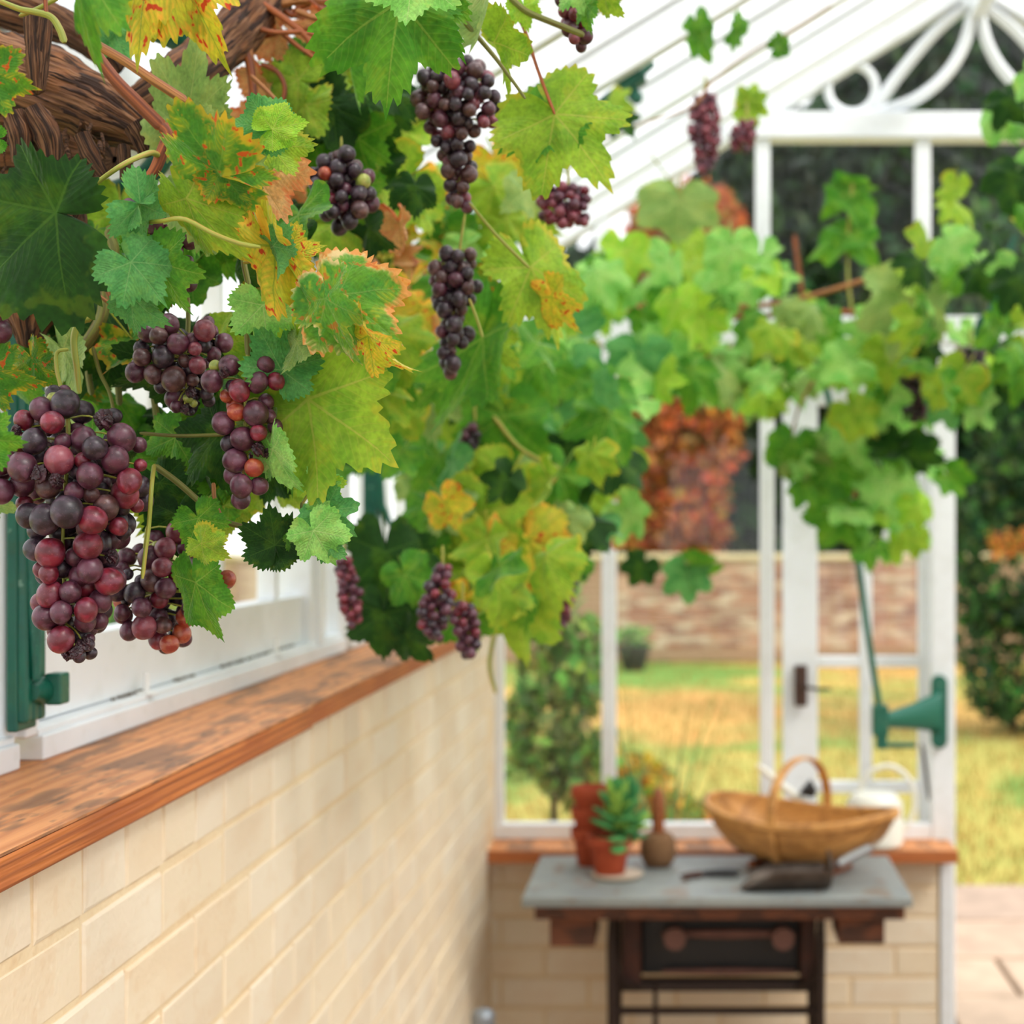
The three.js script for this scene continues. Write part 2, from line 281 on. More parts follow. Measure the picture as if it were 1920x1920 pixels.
// roof: rafters and panes
{
  const r = struct('roof', 'white glazed roof with sloping rafters'); r.userData.category = 'roof';
  const zs = []; for (let z = -ZG + 0.0; z < ZN + 0.1; z += 0.45) zs.push(z);
  for (const s of [-1, 1]) {
    const x0 = s < 0 ? XG - 0.1 : XR + 0.1, a = V(x0, roofY(x0), 0), b = V(RIDGE, RY, 0), len = a.distanceTo(b), ang = Math.atan2(b.y - a.y, b.x - a.x);
    const up = V(-Math.sin(ang), Math.cos(ang), 0).multiplyScalar(s < 0 ? 1 : -1), mid = a.clone().add(b).multiplyScalar(0.5);
    const rg = box(len, 0.07, 0.04, 0, 0, 0, 0.004).rotateZ(ang), cg = box(len, 0.012, 0.06, 0, 0, 0, 0.003).rotateZ(ang), pg = box(len, 0.004, 0.405).rotateZ(ang);
    zs.forEach((z, i) => {
      if (i) part('rafter', rg, M.white, r, mid.clone().addScaledVector(up, -0.03).setZ(z));
      part('glazing_cap', cg, M.white, r, mid.clone().addScaledVector(up, 0.012).setZ(z));
      if (i < zs.length - 1) part('pane', pg, M.glass, r, mid.clone().addScaledVector(up, 0.004).setZ(z + 0.225));
    });
  }
  part('ridge_board', span(RIDGE - 0.02, RIDGE + 0.02, RY - 0.12, RY + 0.03, -ZG, ZN + 0.1, 0.004), M.white, r);
}
// the open door folded back outside the end window
{
  const d = struct('door_1', 'white glazed door leaf folded back outside the end window'); const ZD = 4.70, Q = (px, py) => P(px, py, ZD), x0 = Q(1468, 0).x, x1 = Q(1742, 0).x;
  const S = (a, b, y0, y1) => span(a, b, y0, y1, -ZD - 0.022, -ZD + 0.022, 0.004), xs = [Q(1532, 0).x, Q(1612, 0).x, Q(1634, 0).x, Q(1722, 0).x];
  part('stile', S(x0, xs[0], 0.02, 2.11), M.white, d); part('stile', S(xs[3], x1, 0.02, 2.11), M.white, d);
  part('top_rail', S(xs[0], xs[3], Q(0, 760).y, 2.11), M.white, d); part('bottom_panel', S(xs[0], xs[3], 0.02, 0.62), M.white, d);
  part('muntin', S(xs[1], xs[2], 0.62, Q(0, 760).y), M.white, d);
  const ys = [0.62, Q(0, 1475).y, Q(0, 1240).y, Q(0, 1005).y, Q(0, 760).y];
  for (let i = 1; i < 4; i++) for (const [a, b] of [[xs[0], xs[1]], [xs[2], xs[3]]]) part('glazing_bar', S(a, b, ys[i] - 0.016, ys[i] + 0.016), M.white, d);
  for (let i = 0; i < 4; i++) for (const [a, b] of [[xs[0], xs[1]], [xs[2], xs[3]]]) part('pane', span(a, b, ys[i] + 0.015, ys[i + 1] - 0.015, -ZD - 0.002, -ZD + 0.002), M.glass, d);
  const l = part('lock', box(0.036, 0.118, 0.03, 0, 0, 0, 0.004), M.rust, d, P(1500, 1283, ZD).add(V(0, 0, 0.035)));
  part('lever_handle', tube([V(0.01, 0, 0.012), V(0.01, 0, 0.05), V(0.04, -0.004, 0.055), V(0.085, -0.006, 0.05)], 0.006, 0.005, 12), M.iron, l);
}
console.log('room done');

// ---------------------------------------------------------------- the garden
const leafletGeo = (() => { const g = new THREE.BufferGeometry(); g.setAttribute('position', new THREE.Float32BufferAttribute([0, 0, 0, -0.32, 0.45, 0.08, 0, 0.5, -0.06, 0.32, 0.45, 0.08, 0, 1, 0.12], 3)); g.setIndex([0, 2, 1, 0, 3, 2, 1, 2, 4, 2, 3, 4]); g.computeVertexNormals(); return g; })();
const leafy = (c) => new THREE.MeshPhysicalMaterial({ color: c, roughness: 1, specularIntensity: 0.3, transmission: 0.3, thickness: 0, side: THREE.DoubleSide });
function scatter(name, parent, geo, mat, n, place, tint) {     // many small copies as one object
  const m = new THREE.InstancedMesh(geo, mat, n), d = new THREE.Object3D(), c = new THREE.Color();
  for (let i = 0; i < n; i++) { place(d, i); d.updateMatrix(); m.setMatrixAt(i, d.matrix); if (tint) m.setColorAt(i, tint(c, i)); }
  m.name = name; m.castShadow = m.receiveShadow = true; m.userData.kind = 'stuff'; parent.add(m); return m;
}
const tone = (list) => (c) => { const k = pick(list); return c.setRGB(k[0] / 255 * rr(0.8, 1.15), k[1] / 255 * rr(0.8, 1.15), k[2] / 255 * rr(0.8, 1.15), THREE.SRGBColorSpace); };
const white1 = leafy(0xffffff);
// a plant of many small leaves around one or more round clumps
function bushy(o, name, clumps, n, size, tones, shell = 0.55) {
  const tot = clumps.reduce((a, c) => a + c[3] * c[3], 0), dir = V(0, 0, 0); let k = 0, left = 0;
  return scatter(name, o, leafletGeo, white1, n, (d) => {
    while (left <= 0 && k < clumps.length) { left = Math.round(n * clumps[k][3] ** 2 / tot); k++; }
    left--; const c = clumps[Math.min(k, clumps.length) - 1]; dir.set(rr(-1, 1), rr(-1, 1), rr(-1, 1)); if (dir.lengthSq() < 0.01) dir.y = 1; dir.normalize();
    const r = c[3] * (shell + (1 - shell) * Math.cbrt(rnd())) * (0.85 + 0.3 * vn(dir.x * 3 + 9, dir.y * 3 + dir.z * 2 + 9)); d.position.set(c[0] + dir.x * r, c[1] + dir.y * r * (c[4] ?? 1), c[2] + dir.z * r);
    d.rotation.set(rr(0, 6.3), rr(0, 6.3), rr(0, 6.3)); d.scale.setScalar(size * rr(0.6, 1.4));
  }, tone(tones));
}
{
  const t = tex(1024, 1024, (u, v) => {
    const n = fbm(u * 14, v * 14, 14, 14, 201), f = fbm(u * 120, v * 120, 120, 120, 203, 2), o = smooth(0.52, 0.66, fbm(u * 9 + 3, v * 9, 9, 9, 207)), far = 0.28 * smooth(0.45, 0.6, fbm(u * 5, v * 5, 5, 5, 209));
    return c3(c3(c3([110, 150, 62], [206, 172, 88], smooth(0.38, 0.54, n)), [222, 156, 90], 0.65 * o), [86, 136, 58], 0.7 * far + 0.18 * f);
  }, true, [0.05, 0.05]);
  const l = struct('lawn', 'patchy green and yellowed lawn outside'); l.userData.category = 'lawn';
  const g = new THREE.PlaneGeometry(70, 60, 1, 1).rotateX(-Math.PI / 2).translate(0, -0.03, -24); { const p = g.attributes.position, uv = g.attributes.uv; for (let i = 0; i < p.count; i++) uv.setXY(i, p.getX(i), p.getZ(i)); }
  part('turf', g, std({ map: t, roughness: 1 }), l);
  const blade = new THREE.BufferGeometry(); blade.setAttribute('position', new THREE.Float32BufferAttribute([-0.12, 0, 0, 0.12, 0, 0, 0.05, 0.6, 0.1, 0, 1, 0.3], 3)); blade.setIndex([0, 1, 2, 0, 2, 3]); blade.computeVertexNormals();
  scatter('grass', l, blade, white1, 16000, (d) => { const z = 5.4 + 14 * rnd() ** 1.2; let x = rr(-0.14, 0.26) * z + 0.2; if (x > 0.2 && z < 7.35) x -= 2.2; d.position.set(x, -0.03, -z); d.rotation.set(rr(-0.5, 0.5), rr(0, 6.3), rr(-0.5, 0.5)); d.scale.set(0.03, rr(0.04, 0.1), 0.05); }, (c) => { const w = rnd(); return c.setRGB(mix(0.4, 0.8, w), mix(0.5, 0.53, w), mix(0.18, 0.3, w), THREE.SRGBColorSpace); });
}
{   // flagstone path beyond the doorway
  const p = struct('path', 'pinkish flagstone path outside the doorway');
  const mats = [[206, 176, 152], [190, 164, 144], [170, 154, 136], [214, 186, 160]].map((c, k) => std({ map: tex(128, 128, (u, v) => c3(c, c.map((x) => x * 0.82), fbm(u * 8, v * 8, 8, 8, 220 + k)), true, [1.5, 1.5]), roughness: 0.85 }));
  const rowsZ = [4.75, 5.25, 5.62, 6.12, 6.7, 7.35];
  for (let i = 0; i < 5; i++) {
    let x = 0.3 + rr(-0.1, 0.1); const xe = i < 4 ? 2.6 : 2.0;
    while (x < xe) { const w = rr(0.5, 0.9); part('flagstone', box(w - 0.02, 0.06, rowsZ[i + 1] - rowsZ[i] - 0.02, x + w / 2, -0.025 + rr(-0.004, 0.004), -(rowsZ[i] + rowsZ[i + 1]) / 2, 0.012), pick(mats), p); x += w; }
  }
  part('bed', span(0.25, 2.7, -0.05, -0.03, -7.3, -4.72), std({ color: rgb(120, 96, 72), roughness: 1 }), p);
}
{   // old brick garden wall
  const w = thing('garden_wall', 'old weathered brick garden wall with stone coping across the lawn', 'wall', null, V(0, 0, -19.5));
  const bm = [[182, 132, 100], [166, 112, 82], [196, 158, 126], [174, 142, 114], [208, 186, 156], [146, 100, 76]].map((c, k) => std({ map: tex(32, 32, (u, v) => c3(c, c.map((x) => x * 0.8), fbm(u * 5, v * 5, 5, 5, 240 + k)), true, [6, 6]), roughness: 0.95 }));
  part('core', span(-9, 12, 0, 1.24, -0.2, -0.012), std({ color: rgb(184, 162, 134), roughness: 1 }), w);
  part('coping', span(-9, 12, 1.24, 1.31, -0.24, 0.05, 0.02), std({ map: tex(64, 64, (u, v) => c3([226, 208, 172], [170, 160, 116], fbm(u * 6, v * 6, 6, 6, 251)), true, [3, 3]), roughness: 0.95 }), w);
  const geo = [0, 1, 2].map(() => brickGeo(0.214, 0.064, 0.05, 0.006, 0.003)), rest = [];
  let n = 0;
  for (let c = 0; c < 16; c++) for (let k = -38; k < 52; k++) {
    const x = (k + (c % 2) * 0.5) * 0.225, y = 0.04 + c * 0.075, seen = x > -0.95 && x < 2.95 && c > 1;
    if (seen && n < 290) { part('brick', pick(geo), pick(bm), w, V(x, y, rr(-0.004, 0.004))); n++; } else if (x > -3 || k % 2) rest.push(pick(geo).clone().translate(x, y, 0));
  }
  const r = part('brick_courses', merged(rest), bm[3], w); r.userData.kind = 'stuff';
}
const bark0 = std({ map: tex(64, 256, (u, v) => c3([96, 74, 56], [52, 40, 32], fbm(u * 10, v * 6, 10, 6, 261))), roughness: 0.95 });
function tree(name, label, x, z, h, crowns, n, size, tones, tr = 0.2, group) {
  const o = thing(name, label, 'tree', group, V(x, 0, -z));
  part('trunk', tube([V(0, -0.1, 0), V(0.05, h * 0.3, 0), V(-0.05, h * 0.6, 0.03), V(0, h * 0.9, 0)], tr, tr * 0.4, 12, 10), bark0, o);
  bushy(o, 'foliage', crowns, n, size, tones, 0.35); return o;
}
{
  const copper = [[196, 112, 52], [168, 90, 44], [212, 138, 72], [140, 82, 52], [180, 120, 82]];
  tree('copper_tree', 'tall copper orange tree rising behind the garden wall', P(1268, 0, 23).x, 23, 6.2, [[0, 1.9, 0, 0.75, 1.5], [0.05, 3.2, 0, 0.9, 1.3], [-0.05, 4.6, 0, 0.95, 1.2], [0.15, 5.7, 0, 0.85, 1.1]], 16000, 0.17, copper, 0.28);
  const dark = [[34, 62, 34], [46, 74, 40], [26, 46, 30], [62, 88, 52]], grp = 'dark evergreen trees behind the garden wall';
  const spots = [[-1.7, 30, 6.6, 'dark evergreen tree just left of the copper tree'], [1.7, 29, 8.9, 'dark evergreen tree just right of the copper tree'], [4.1, 30, 11.0, 'dark evergreen tree behind the ring of the gable tracery'], [7.0, 31, 14, 'tallest dark evergreen tree behind the gable tracery'], [10.2, 28, 13, 'dark evergreen tree at the right of the garden']];
  for (const [x, z, h, l] of spots) { const k = h / 13; tree('evergreen_tree', l, x, z, h * 0.9, [[0, 2.6 * k, 0, 2.3, 1.1 * k], [0.6, 5 * k, 0.3, 2.4, 1.1 * k], [-0.6, 7.6 * k, 0, 2.3, 1.1 * k], [0.2, 10 * k, 0, 2.1, 1.1 * k], [0.1, 11.6 * k, 0, 1.6, k]], 18000, 0.48, dark, 0.35, grp); }
  const lt = [[120, 150, 84], [150, 176, 100], [96, 130, 70]];
  tree('young_tree', 'pale green young tree outside the side windows', -4.6, 9.5, 3.6, [[0, 1.6, 0, 0.9, 1.2], [0.3, 2.7, 0, 0.8, 1.2]], 3500, 0.14, lt, 0.06);
}
function shrub(name, label, x, z, clumps, n, size, tones, group) { const o = thing(name, label, 'shrub', group, V(x, 0, -z)); part('stem', tube([V(0, -0.05, 0), V(0.02, clumps[0][1], 0)], 0.03, 0.015), bark0, o); bushy(o, 'foliage', clumps, n, size, tones, 0.4); return o; }
{
  const d2 = [[48, 84, 44], [66, 104, 52], [34, 62, 38], [86, 118, 62]];
  const h = shrub('evergreen_shrub', 'tall dark shrub seen through the doorway', P(1900, 0, 13).x, 13, [[0.15, 0.6, 0, 0.62, 1], [0.1, 1.5, 0, 0.75, 1.2], [0.4, 2.6, 0, 0.8, 1.2], [0.2, 3.6, 0, 0.8]], 9000, 0.11, d2);
  scatter('blossom', h, leafletGeo, white1, 160, (d) => { const a = rr(0, 6.3), r = 0.2 * Math.sqrt(rnd()); d.position.set(-0.16 + r * Math.cos(a), 1.52 + 0.09 * rr(-1, 1), 0.72 + r * 0.3 * Math.sin(a)); d.rotation.set(rr(0, 6), rr(0, 6), 0); d.scale.setScalar(0.06); }, tone([[216, 130, 60], [226, 160, 80]]));
  const light = [[120, 158, 84], [150, 180, 96], [92, 134, 66], [176, 190, 110]];
  const pot = thing('potted_shrub', 'leafy green shrub in dark pot outside the end window', 'plant', null, P(1035, 1500, 5.4).setY(0));
  part('pot', lathe([[0.001, 0], [0.13, 0], [0.17, 0.4], [0.185, 0.4], [0.185, 0.44], [0.165, 0.44], [0.15, 0.38], [0.001, 0.38]], 28), std({ color: rgb(58, 54, 50), roughness: 0.8 }), pot);
  part('stem', tube([V(0, 0.36, 0), V(0.02, 1.3, 0)], 0.014, 0.008), bark0, pot);
  bushy(pot, 'foliage', [[0, 0.98, 0, 0.17, 1.1], [0.05, 1.2, 0, 0.15, 1.1], [-0.04, 1.38, 0, 0.12, 1], [0.1, 0.82, 0, 0.1]], 900, 0.07, light, 0.3);
  const gr = thing('grass_clump', 'clump of long arching grass blades outside the end window', 'grass', null, P(1215, 1500, 5.9).setY(0));
  const bm = [leafy(rgb(112, 150, 80)), leafy(rgb(150, 168, 96)), leafy(rgb(92, 132, 84))];
  for (let i = 0; i < 26; i++) {
    const a = rr(0, 6.28), l = rr(0.7, 1.35), w = rr(0.008, 0.016), lean = rr(0.08, 0.34), v = [], ix = [];
    for (let k = 0; k <= 8; k++) { const t = k / 8, r = lean * t * t * l, y = l * t * (1 - 0.22 * t * lean * 2); for (const s of [-1, 1]) v.push(Math.cos(a) * r - Math.sin(a) * s * w * (1 - t * 0.92), y, Math.sin(a) * r + Math.cos(a) * s * w * (1 - t * 0.92)); if (k) { const b = (k - 1) * 2; ix.push(b, b + 1, b + 2, b + 1, b + 3, b + 2); } }
    const g = new THREE.BufferGeometry(); g.setAttribute('position', new THREE.Float32BufferAttribute(v, 3)); g.setIndex(ix); g.computeVertexNormals(); part('blade', g, pick(bm), gr, V(rr(-0.1, 0.1), -0.02, rr(-0.08, 0.08)));
  }
  const tub = thing('garden_tub', 'dark round planter standing before the garden wall', 'planter', null, P(1188, 0, 18.5).setY(-0.03));
  part('tub', lathe([[0.001, 0], [0.12, 0], [0.18, 0.22], [0.19, 0.3], [0.17, 0.3], [0.15, 0.26], [0.001, 0.26]], 24), std({ color: rgb(50, 52, 46), roughness: 0.9 }), tub);
  bushy(tub, 'foliage', [[0, 0.36, 0, 0.16, 1]], 200, 0.1, light, 0.3);
  shrub('flower_shrub', 'yellow flowering shrub low on the lawn beyond the end window', P(1175, 0, 7.4).x, 7.4, [[0, 0.36, 0, 0.24, 1], [0.22, 0.26, 0.05, 0.17, 1]], 1200, 0.07, [[226, 178, 62], [206, 160, 60], [150, 160, 70], [130, 150, 70]]);
  shrub('hedge_shrub', 'rounded green shrub outside the side windows', -2.6, 4.2, [[0, 0.7, 0, 0.7, 1], [0.3, 1.1, -1.1, 0.7, 1.1], [-0.2, 1.2, 1.1, 0.6, 1.1]], 5000, 0.1, light);
  shrub('hedge_shrub', 'taller green shrub outside the side windows toward the lawn', -3.4, 7.5, [[0, 0.9, 0, 0.9, 1], [0.5, 1.6, 0.4, 0.7, 1.1]], 4000, 0.12, light);
}
console.log('garden done');

// ---------------------------------------------------------------- ironwork
{
  const g = thing('window_stay', 'green painted iron window bar with box latch by the sill at the left', 'ironwork');
  const z = 1.70, x = -0.712, Y = (py) => EYE - (py - CY) / F * z;
  const flute = []; for (let k = 0; k < 3; k++) flute.push(box(0.012, Y(560) - Y(1352), 0.016, x + 0.006, (Y(560) + Y(1352)) / 2, -z - 0.018 + k * 0.017, 0.004));
  part('bar', merged([box(0.012, Y(560) - Y(1368), 0.05, x - 0.004, (Y(560) + Y(1368)) / 2, -z, 0.003), ...flute]), M.green, g);
  part('rod', tube([V(x + 0.014, Y(730), -z + 0.018), V(x + 0.016, Y(1270), -z + 0.012)], 0.009, 0.009, 4, 10), M.green, g);
  part('latch_box', merged([tube([V(x + 0.012, Y(1296), -z + 0.014), V(x + 0.012, Y(1296), -z - 0.03)], 0.016, 0.016, 2, 14), box(0.018, 0.034, 0.026, x + 0.026, Y(1294), -z - 0.02, 0.003)]), M.green, g);
  const h = thing('window_stay', 'green iron arc and quadrant behind the vine trunk', 'ironwork');
  part('arc', tube([[150, 372], [210, 362], [262, 340], [300, 300], [318, 250]].map(([a, b]) => P(a, b, 1.66)), 0.012, 0.012, 20, 10), M.green, h);
  part('strut', tube([P(205, 370, 1.68), P(215, 480, 1.68), P(180, 640, 1.69)], 0.011, 0.011, 12, 10), M.green, h);
  part('plate', tube([P(160, 5, 1.72), P(330, 60, 1.75), P(430, 130, 1.8)], 0.02, 0.02, 8, 10), M.green, h);
  const q = thing('window_stay', 'second dark green window bar half hidden by leaves', 'ironwork');
  const z2 = 3.5, Y2 = (py) => EYE - (py - CY) / F * z2;
  part('bar', box(0.03, Y2(640) - Y2(1040), 0.06, -0.705, (Y2(640) + Y2(1040)) / 2, -z2, 0.004), M.green, q);
  part('rod', tube([V(-0.68, Y2(640), -z2 + 0.01), V(-0.68, Y2(960), -z2 + 0.02), V(-0.66, Y2(985), -z2 + 0.02)], 0.012, 0.012, 8, 10), M.green, q);
  const o = thing('roof_vent_gear', 'green vent rod and bracket running under the roof glass', 'ironwork');
  part('rod', tube([P(880, 412, 3.2), P(1010, 300, 3.25), P(1120, 200, 3.3), P(1225, 120, 3.35)], 0.012, 0.012, 10, 8), M.green, o);
  part('bracket', merged([box(0.06, 0.035, 0.05, 0, 0, 0, 0.005).rotateZ(0.6), tube([V(-0.01, -0.01, 0), V(0.02, -0.045, 0.01)], 0.014)]), M.green, o, P(1182, 152, 3.3));
  part('lever', tube([P(935, 392, 3.15), P(965, 340, 3.15), P(1015, 300, 3.2)], 0.016, 0.012, 10, 8), M.green, o);
  const r = thing('roof_vent_lever', 'green vent lever hanging among leaves at the right edge', 'ironwork');
  part('rod', tube([P(1905, 440, 3.7), P(1845, 628, 3.75)], 0.012, 0.01, 4, 8), M.green, r);
  part('joint', merged([tube([P(1880, 498, 3.71), P(1864, 545, 3.73)], 0.02, 0.02, 4, 8), tube([P(1850, 590, 3.74), P(1835, 640, 3.76)], 0.02, 0.018, 4, 8)]), M.green, r);
  const k = thing('window_opener', 'green iron window opener with flared wall bracket on the white door post', 'ironwork');
  const zz = 4.42, post = -ZG + 0.03, A = P(1762, 1335, ZG - 0.05), B = P(1650, 1350, zz);
  const plate = new THREE.Shape(); plate.absarc(0, 0.082, 0.02, 0, Math.PI); plate.absarc(0, -0.082, 0.02, Math.PI, 2 * Math.PI);
  part('wall_plate', new THREE.ExtrudeGeometry(plate, { depth: 0.016, bevelSize: 0.003, bevelThickness: 0.003, bevelSegments: 2 }), M.green, k, V(A.x, A.y, post));
  { const n = 14, pr = []; for (let i = 0; i <= n; i++) { const t = i / n, h = mix(0.068, 0.022, Math.pow(t, 0.6)), d = mix(0.018, 0.014, t); pr.push([mix(A.x, B.x + 0.02, t), mix(A.y, B.y, t), mix(post + 0.014, B.z, t), h, d]); }
    const v = [], ix = []; pr.forEach(([x, y, zc, h, d], i) => { for (let s = 0; s < 8; s++) { const a = s / 8 * 2 * Math.PI; v.push(x + 0.3 * d * Math.sin(a), y + h * Math.cos(a), zc + d * Math.sin(a)); } if (i) for (let s = 0; s < 8; s++) { const p = (i - 1) * 8 + s, q2 = (i - 1) * 8 + (s + 1) % 8; ix.push(p, q2, p + 8, q2, q2 + 8, p + 8); } });
    const g2 = new THREE.BufferGeometry(); g2.setAttribute('position', new THREE.Float32BufferAttribute(v, 3)); g2.setIndex(ix); g2.computeVertexNormals(); part('bracket', g2, M.green, k); }
  part('gear_box', merged([box(0.045, 0.085, 0.04, B.x, B.y, B.z, 0.006), box(0.03, 0.05, 0.035, B.x + 0.004, B.y - 0.055, B.z, 0.005), box(0.1, 0.014, 0.02, B.x + 0.05, B.y - 0.07, B.z, 0.004)]), M.green, k);
  part('rod', tube([[1652, 1345], [1626, 1180], [1603, 1010], [1572, 830], [1540, 690], [1530, 640]].map(([a, b]) => P(a, b, zz)), 0.0095, 0.0095, 30, 10), M.green, k);
  part('crank', tube([P(1728, 1395, zz), P(1734, 1430, zz), P(1742, 1500, zz)], 0.005, 0.005, 6, 8), M.iron, k);
}
// ---------------------------------------------------------------- bench and the things on it
{
  const t = thing('work_bench', 'iron legged bench with grey slate top made from an old mangle', 'table', null, V(0.06, 0, -4.15));
  const L = (px, z) => (px - CX) / F * z - 0.06, y = 0.75;
  const top = span(L(977, 3.9), L(1712, 3.9), y - 0.026, y, -0.25, 0.25, 0.006); part('tabletop', top, M.slate, t);
  part('apron', span(L(1000, 3.9), L(1700, 3.9), y - 0.062, y - 0.026, -0.2, 0.222, 0.004), M.darkWood, t);
  for (const [a, b, h] of [[1030, 1115, 0.075], [1572, 1660, 0.068]]) part('bracket_block', span(L(a, 3.95), L(b, 3.95), y - 0.062 - h, y - 0.062, 0.02, 0.19, 0.004), M.darkWood, t);
  for (const px of [1146, 1540]) for (const zz of [0.14, -0.16]) part('leg', tube([V(L(px, 4.0), y - 0.06, zz), V(L(px, 4.0), 0.3, zz), V(L(px, 4.0) + (px < 1300 ? -0.02 : 0.02), 0, zz)], 0.013, 0.011, 8, 8), M.iron, t);
  for (const px of [1228, 1530]) part('leg', tube([V(L(px, 4.0), 0.5, 0.1), V(L(px, 4.0), 0, 0.1)], 0.01, 0.01, 2, 8), M.iron, t);
  part('side_frame', span(L(1165, 4.0), L(1200, 4.0), 0.49, y - 0.062, -0.12, 0.1, 0.004), M.rust, t); part('side_frame', span(L(1505, 4.0), L(1532, 4.0), 0.49, y - 0.062, -0.12, 0.1, 0.004), M.rust, t);
  part('casing', span(L(1200, 4.0), L(1505, 4.0), 0.5, y - 0.07, -0.14, 0.03, 0.006), M.black, t);
  for (const [yy, zz, r] of [[0.615, 0.07, 0.013], [0.515, 0.06, 0.01], [0.665, 0.05, 0.008]]) part('roller', tube([V(L(1240, 4.0), yy, zz), V(L(1495, 4.0), yy, zz)], r, r, 2, 12), M.roller, t);
  for (const px of [1265, 1470]) part('roller_knob', new THREE.CylinderGeometry(0.028, 0.028, 0.03, 24).rotateX(Math.PI / 2), M.roller, t, V(L(px, 4.0), 0.612, 0.1));
  part('cross_bar', span(L(1150, 4.0), L(1545, 4.0), 0.42, 0.435, 0.09, 0.11), M.iron, t); part('cross_bar', span(L(1160, 4.0), L(1545, 4.0), 0.475, 0.5, 0.05, 0.1, 0.003), M.iron, t);
  for (const [px, s] of [[1150, 1], [1540, -1]]) part('brace', tube([V(L(px, 4.0), 0.6, 0.14), V(L(px, 4.0) + s * 0.015, 0.52, 0.13), V(L(px, 4.0) + s * 0.06, 0.485, 0.1)], 0.01, 0.01, 8, 8), M.iron, t);
}
const pot = (h, r0, r1) => lathe([[0.0005, 0], [r0, 0], [mix(r0, r1, 0.72), h * 0.72], [r1 * 1.06, h * 0.73], [r1 * 1.1, h], [r1 * 0.98, h], [r1 * 0.9, h * 0.7], [r0 * 0.9, 0.01], [0.0005, 0.01]], 36);
const BY = 0.75, on = (px, z) => V((px - CX) / F * z, BY, -z);
{
  const a = thing('flowerpot', 'stacked terracotta pots standing tallest at the left of the bench', 'flowerpot', null, on(1108, 4.28));
  for (let k = 0; k < 3; k++) part('pot', pot(0.1, 0.036, 0.05), M.clay, a, V(0, 0.0 + k * 0.055, 0));
  const b = thing('potted_succulent', 'small green succulent in terracotta pot on the bench', 'plant', null, on(1143, 4.16));
  part('pot', pot(0.098, 0.04, 0.054), M.clay, b); part('soil', new THREE.CylinderGeometry(0.048, 0.045, 0.012, 24), std({ color: rgb(60, 44, 34), roughness: 1 }), b, V(0, 0.076, 0));
  const lm = [leafy(rgb(96, 168, 96)), leafy(rgb(70, 140, 84)), leafy(rgb(156, 196, 88))]; const pg = new THREE.SphereGeometry(1, 14, 10); { const p = pg.attributes.position; for (let i = 0; i < p.count; i++) { const y = p.getY(i); p.setXYZ(i, p.getX(i) * (0.55 + 0.45 * smooth(-1, 0.5, y)), y + 1, p.getZ(i) * 0.24 + 0.1 * y * y); } pg.computeVertexNormals(); }
  for (let i = 0; i < 44; i++) { const h = i / 44, l = part('leaf', pg, pick(lm), b, V(0.03 + rr(-0.02, 0.02), 0.08 + 0.1 * h, rr(-0.02, 0.02))); l.rotation.set(mix(1.5, 0.3, h) + rr(-0.2, 0.2), i * 2.4, 0, 'YXZ'); l.scale.set(rr(0.018, 0.026), rr(0.032, 0.044), 0.03); }
  part('stem', tube([V(0.02, 0.07, 0), V(0.03, 0.17, 0)], 0.006, 0.004), lm[1], b);
  const s = thing('saucer', 'pale dish under the terracotta pot', 'saucer', null, on(1158, 4.12));
  part('dish', lathe([[0.0005, 0.001], [0.058, 0.001], [0.068, 0.01], [0.066, 0.012], [0.056, 0.004], [0.0005, 0.004]], 36), std({ color: rgb(206, 188, 168), roughness: 0.5 }), s);
  b.position.y += 0.004;
  const tw = thing('twine_ball', 'brown ball of twine with wooden dibber standing in it', 'twine', null, on(1234, 4.26));
  const tg = lathe([[0.0005, 0], [0.032, 0], [0.045, 0.02], [0.049, 0.045], [0.046, 0.07], [0.034, 0.088], [0.014, 0.09], [0.012, 0.06]], 40); part('ball', tg, M.twine, tw);
  part('dibber', lathe([[0.0005, 0.02], [0.013, 0.03], [0.017, 0.1], [0.016, 0.13], [0.02, 0.14], [0.018, 0.17], [0.014, 0.195], [0.009, 0.205], [0.0005, 0.207]], 20), M.ash, tw);
  const se = thing('secateurs', 'dark handled secateurs lying on the bench', 'secateurs', null, on(1318, 4.12)); se.rotation.y = 0.05;
  part('handle', tube([V(-0.005, 0.01, 0), V(0.04, 0.014, 0.006), V(0.095, 0.014, 0.012)], 0.008, 0.009, 10, 10), M.black, se); part('handle', tube([V(-0.005, 0.01, 0), V(0.04, 0.012, -0.01), V(0.09, 0.012, -0.02)], 0.008, 0.009, 10, 10), M.zinc, se);
  part('blade', tube([V(0, 0.01, 0), V(-0.03, 0.01, 0.002), V(-0.06, 0.01, 0.018)], 0.009, 0.003, 8, 8), M.rust, se); part('hook', tube([V(0, 0.008, 0), V(-0.03, 0.008, 0.015), V(-0.055, 0.008, 0.045)], 0.009, 0.004, 8, 8), M.rust, se);
}
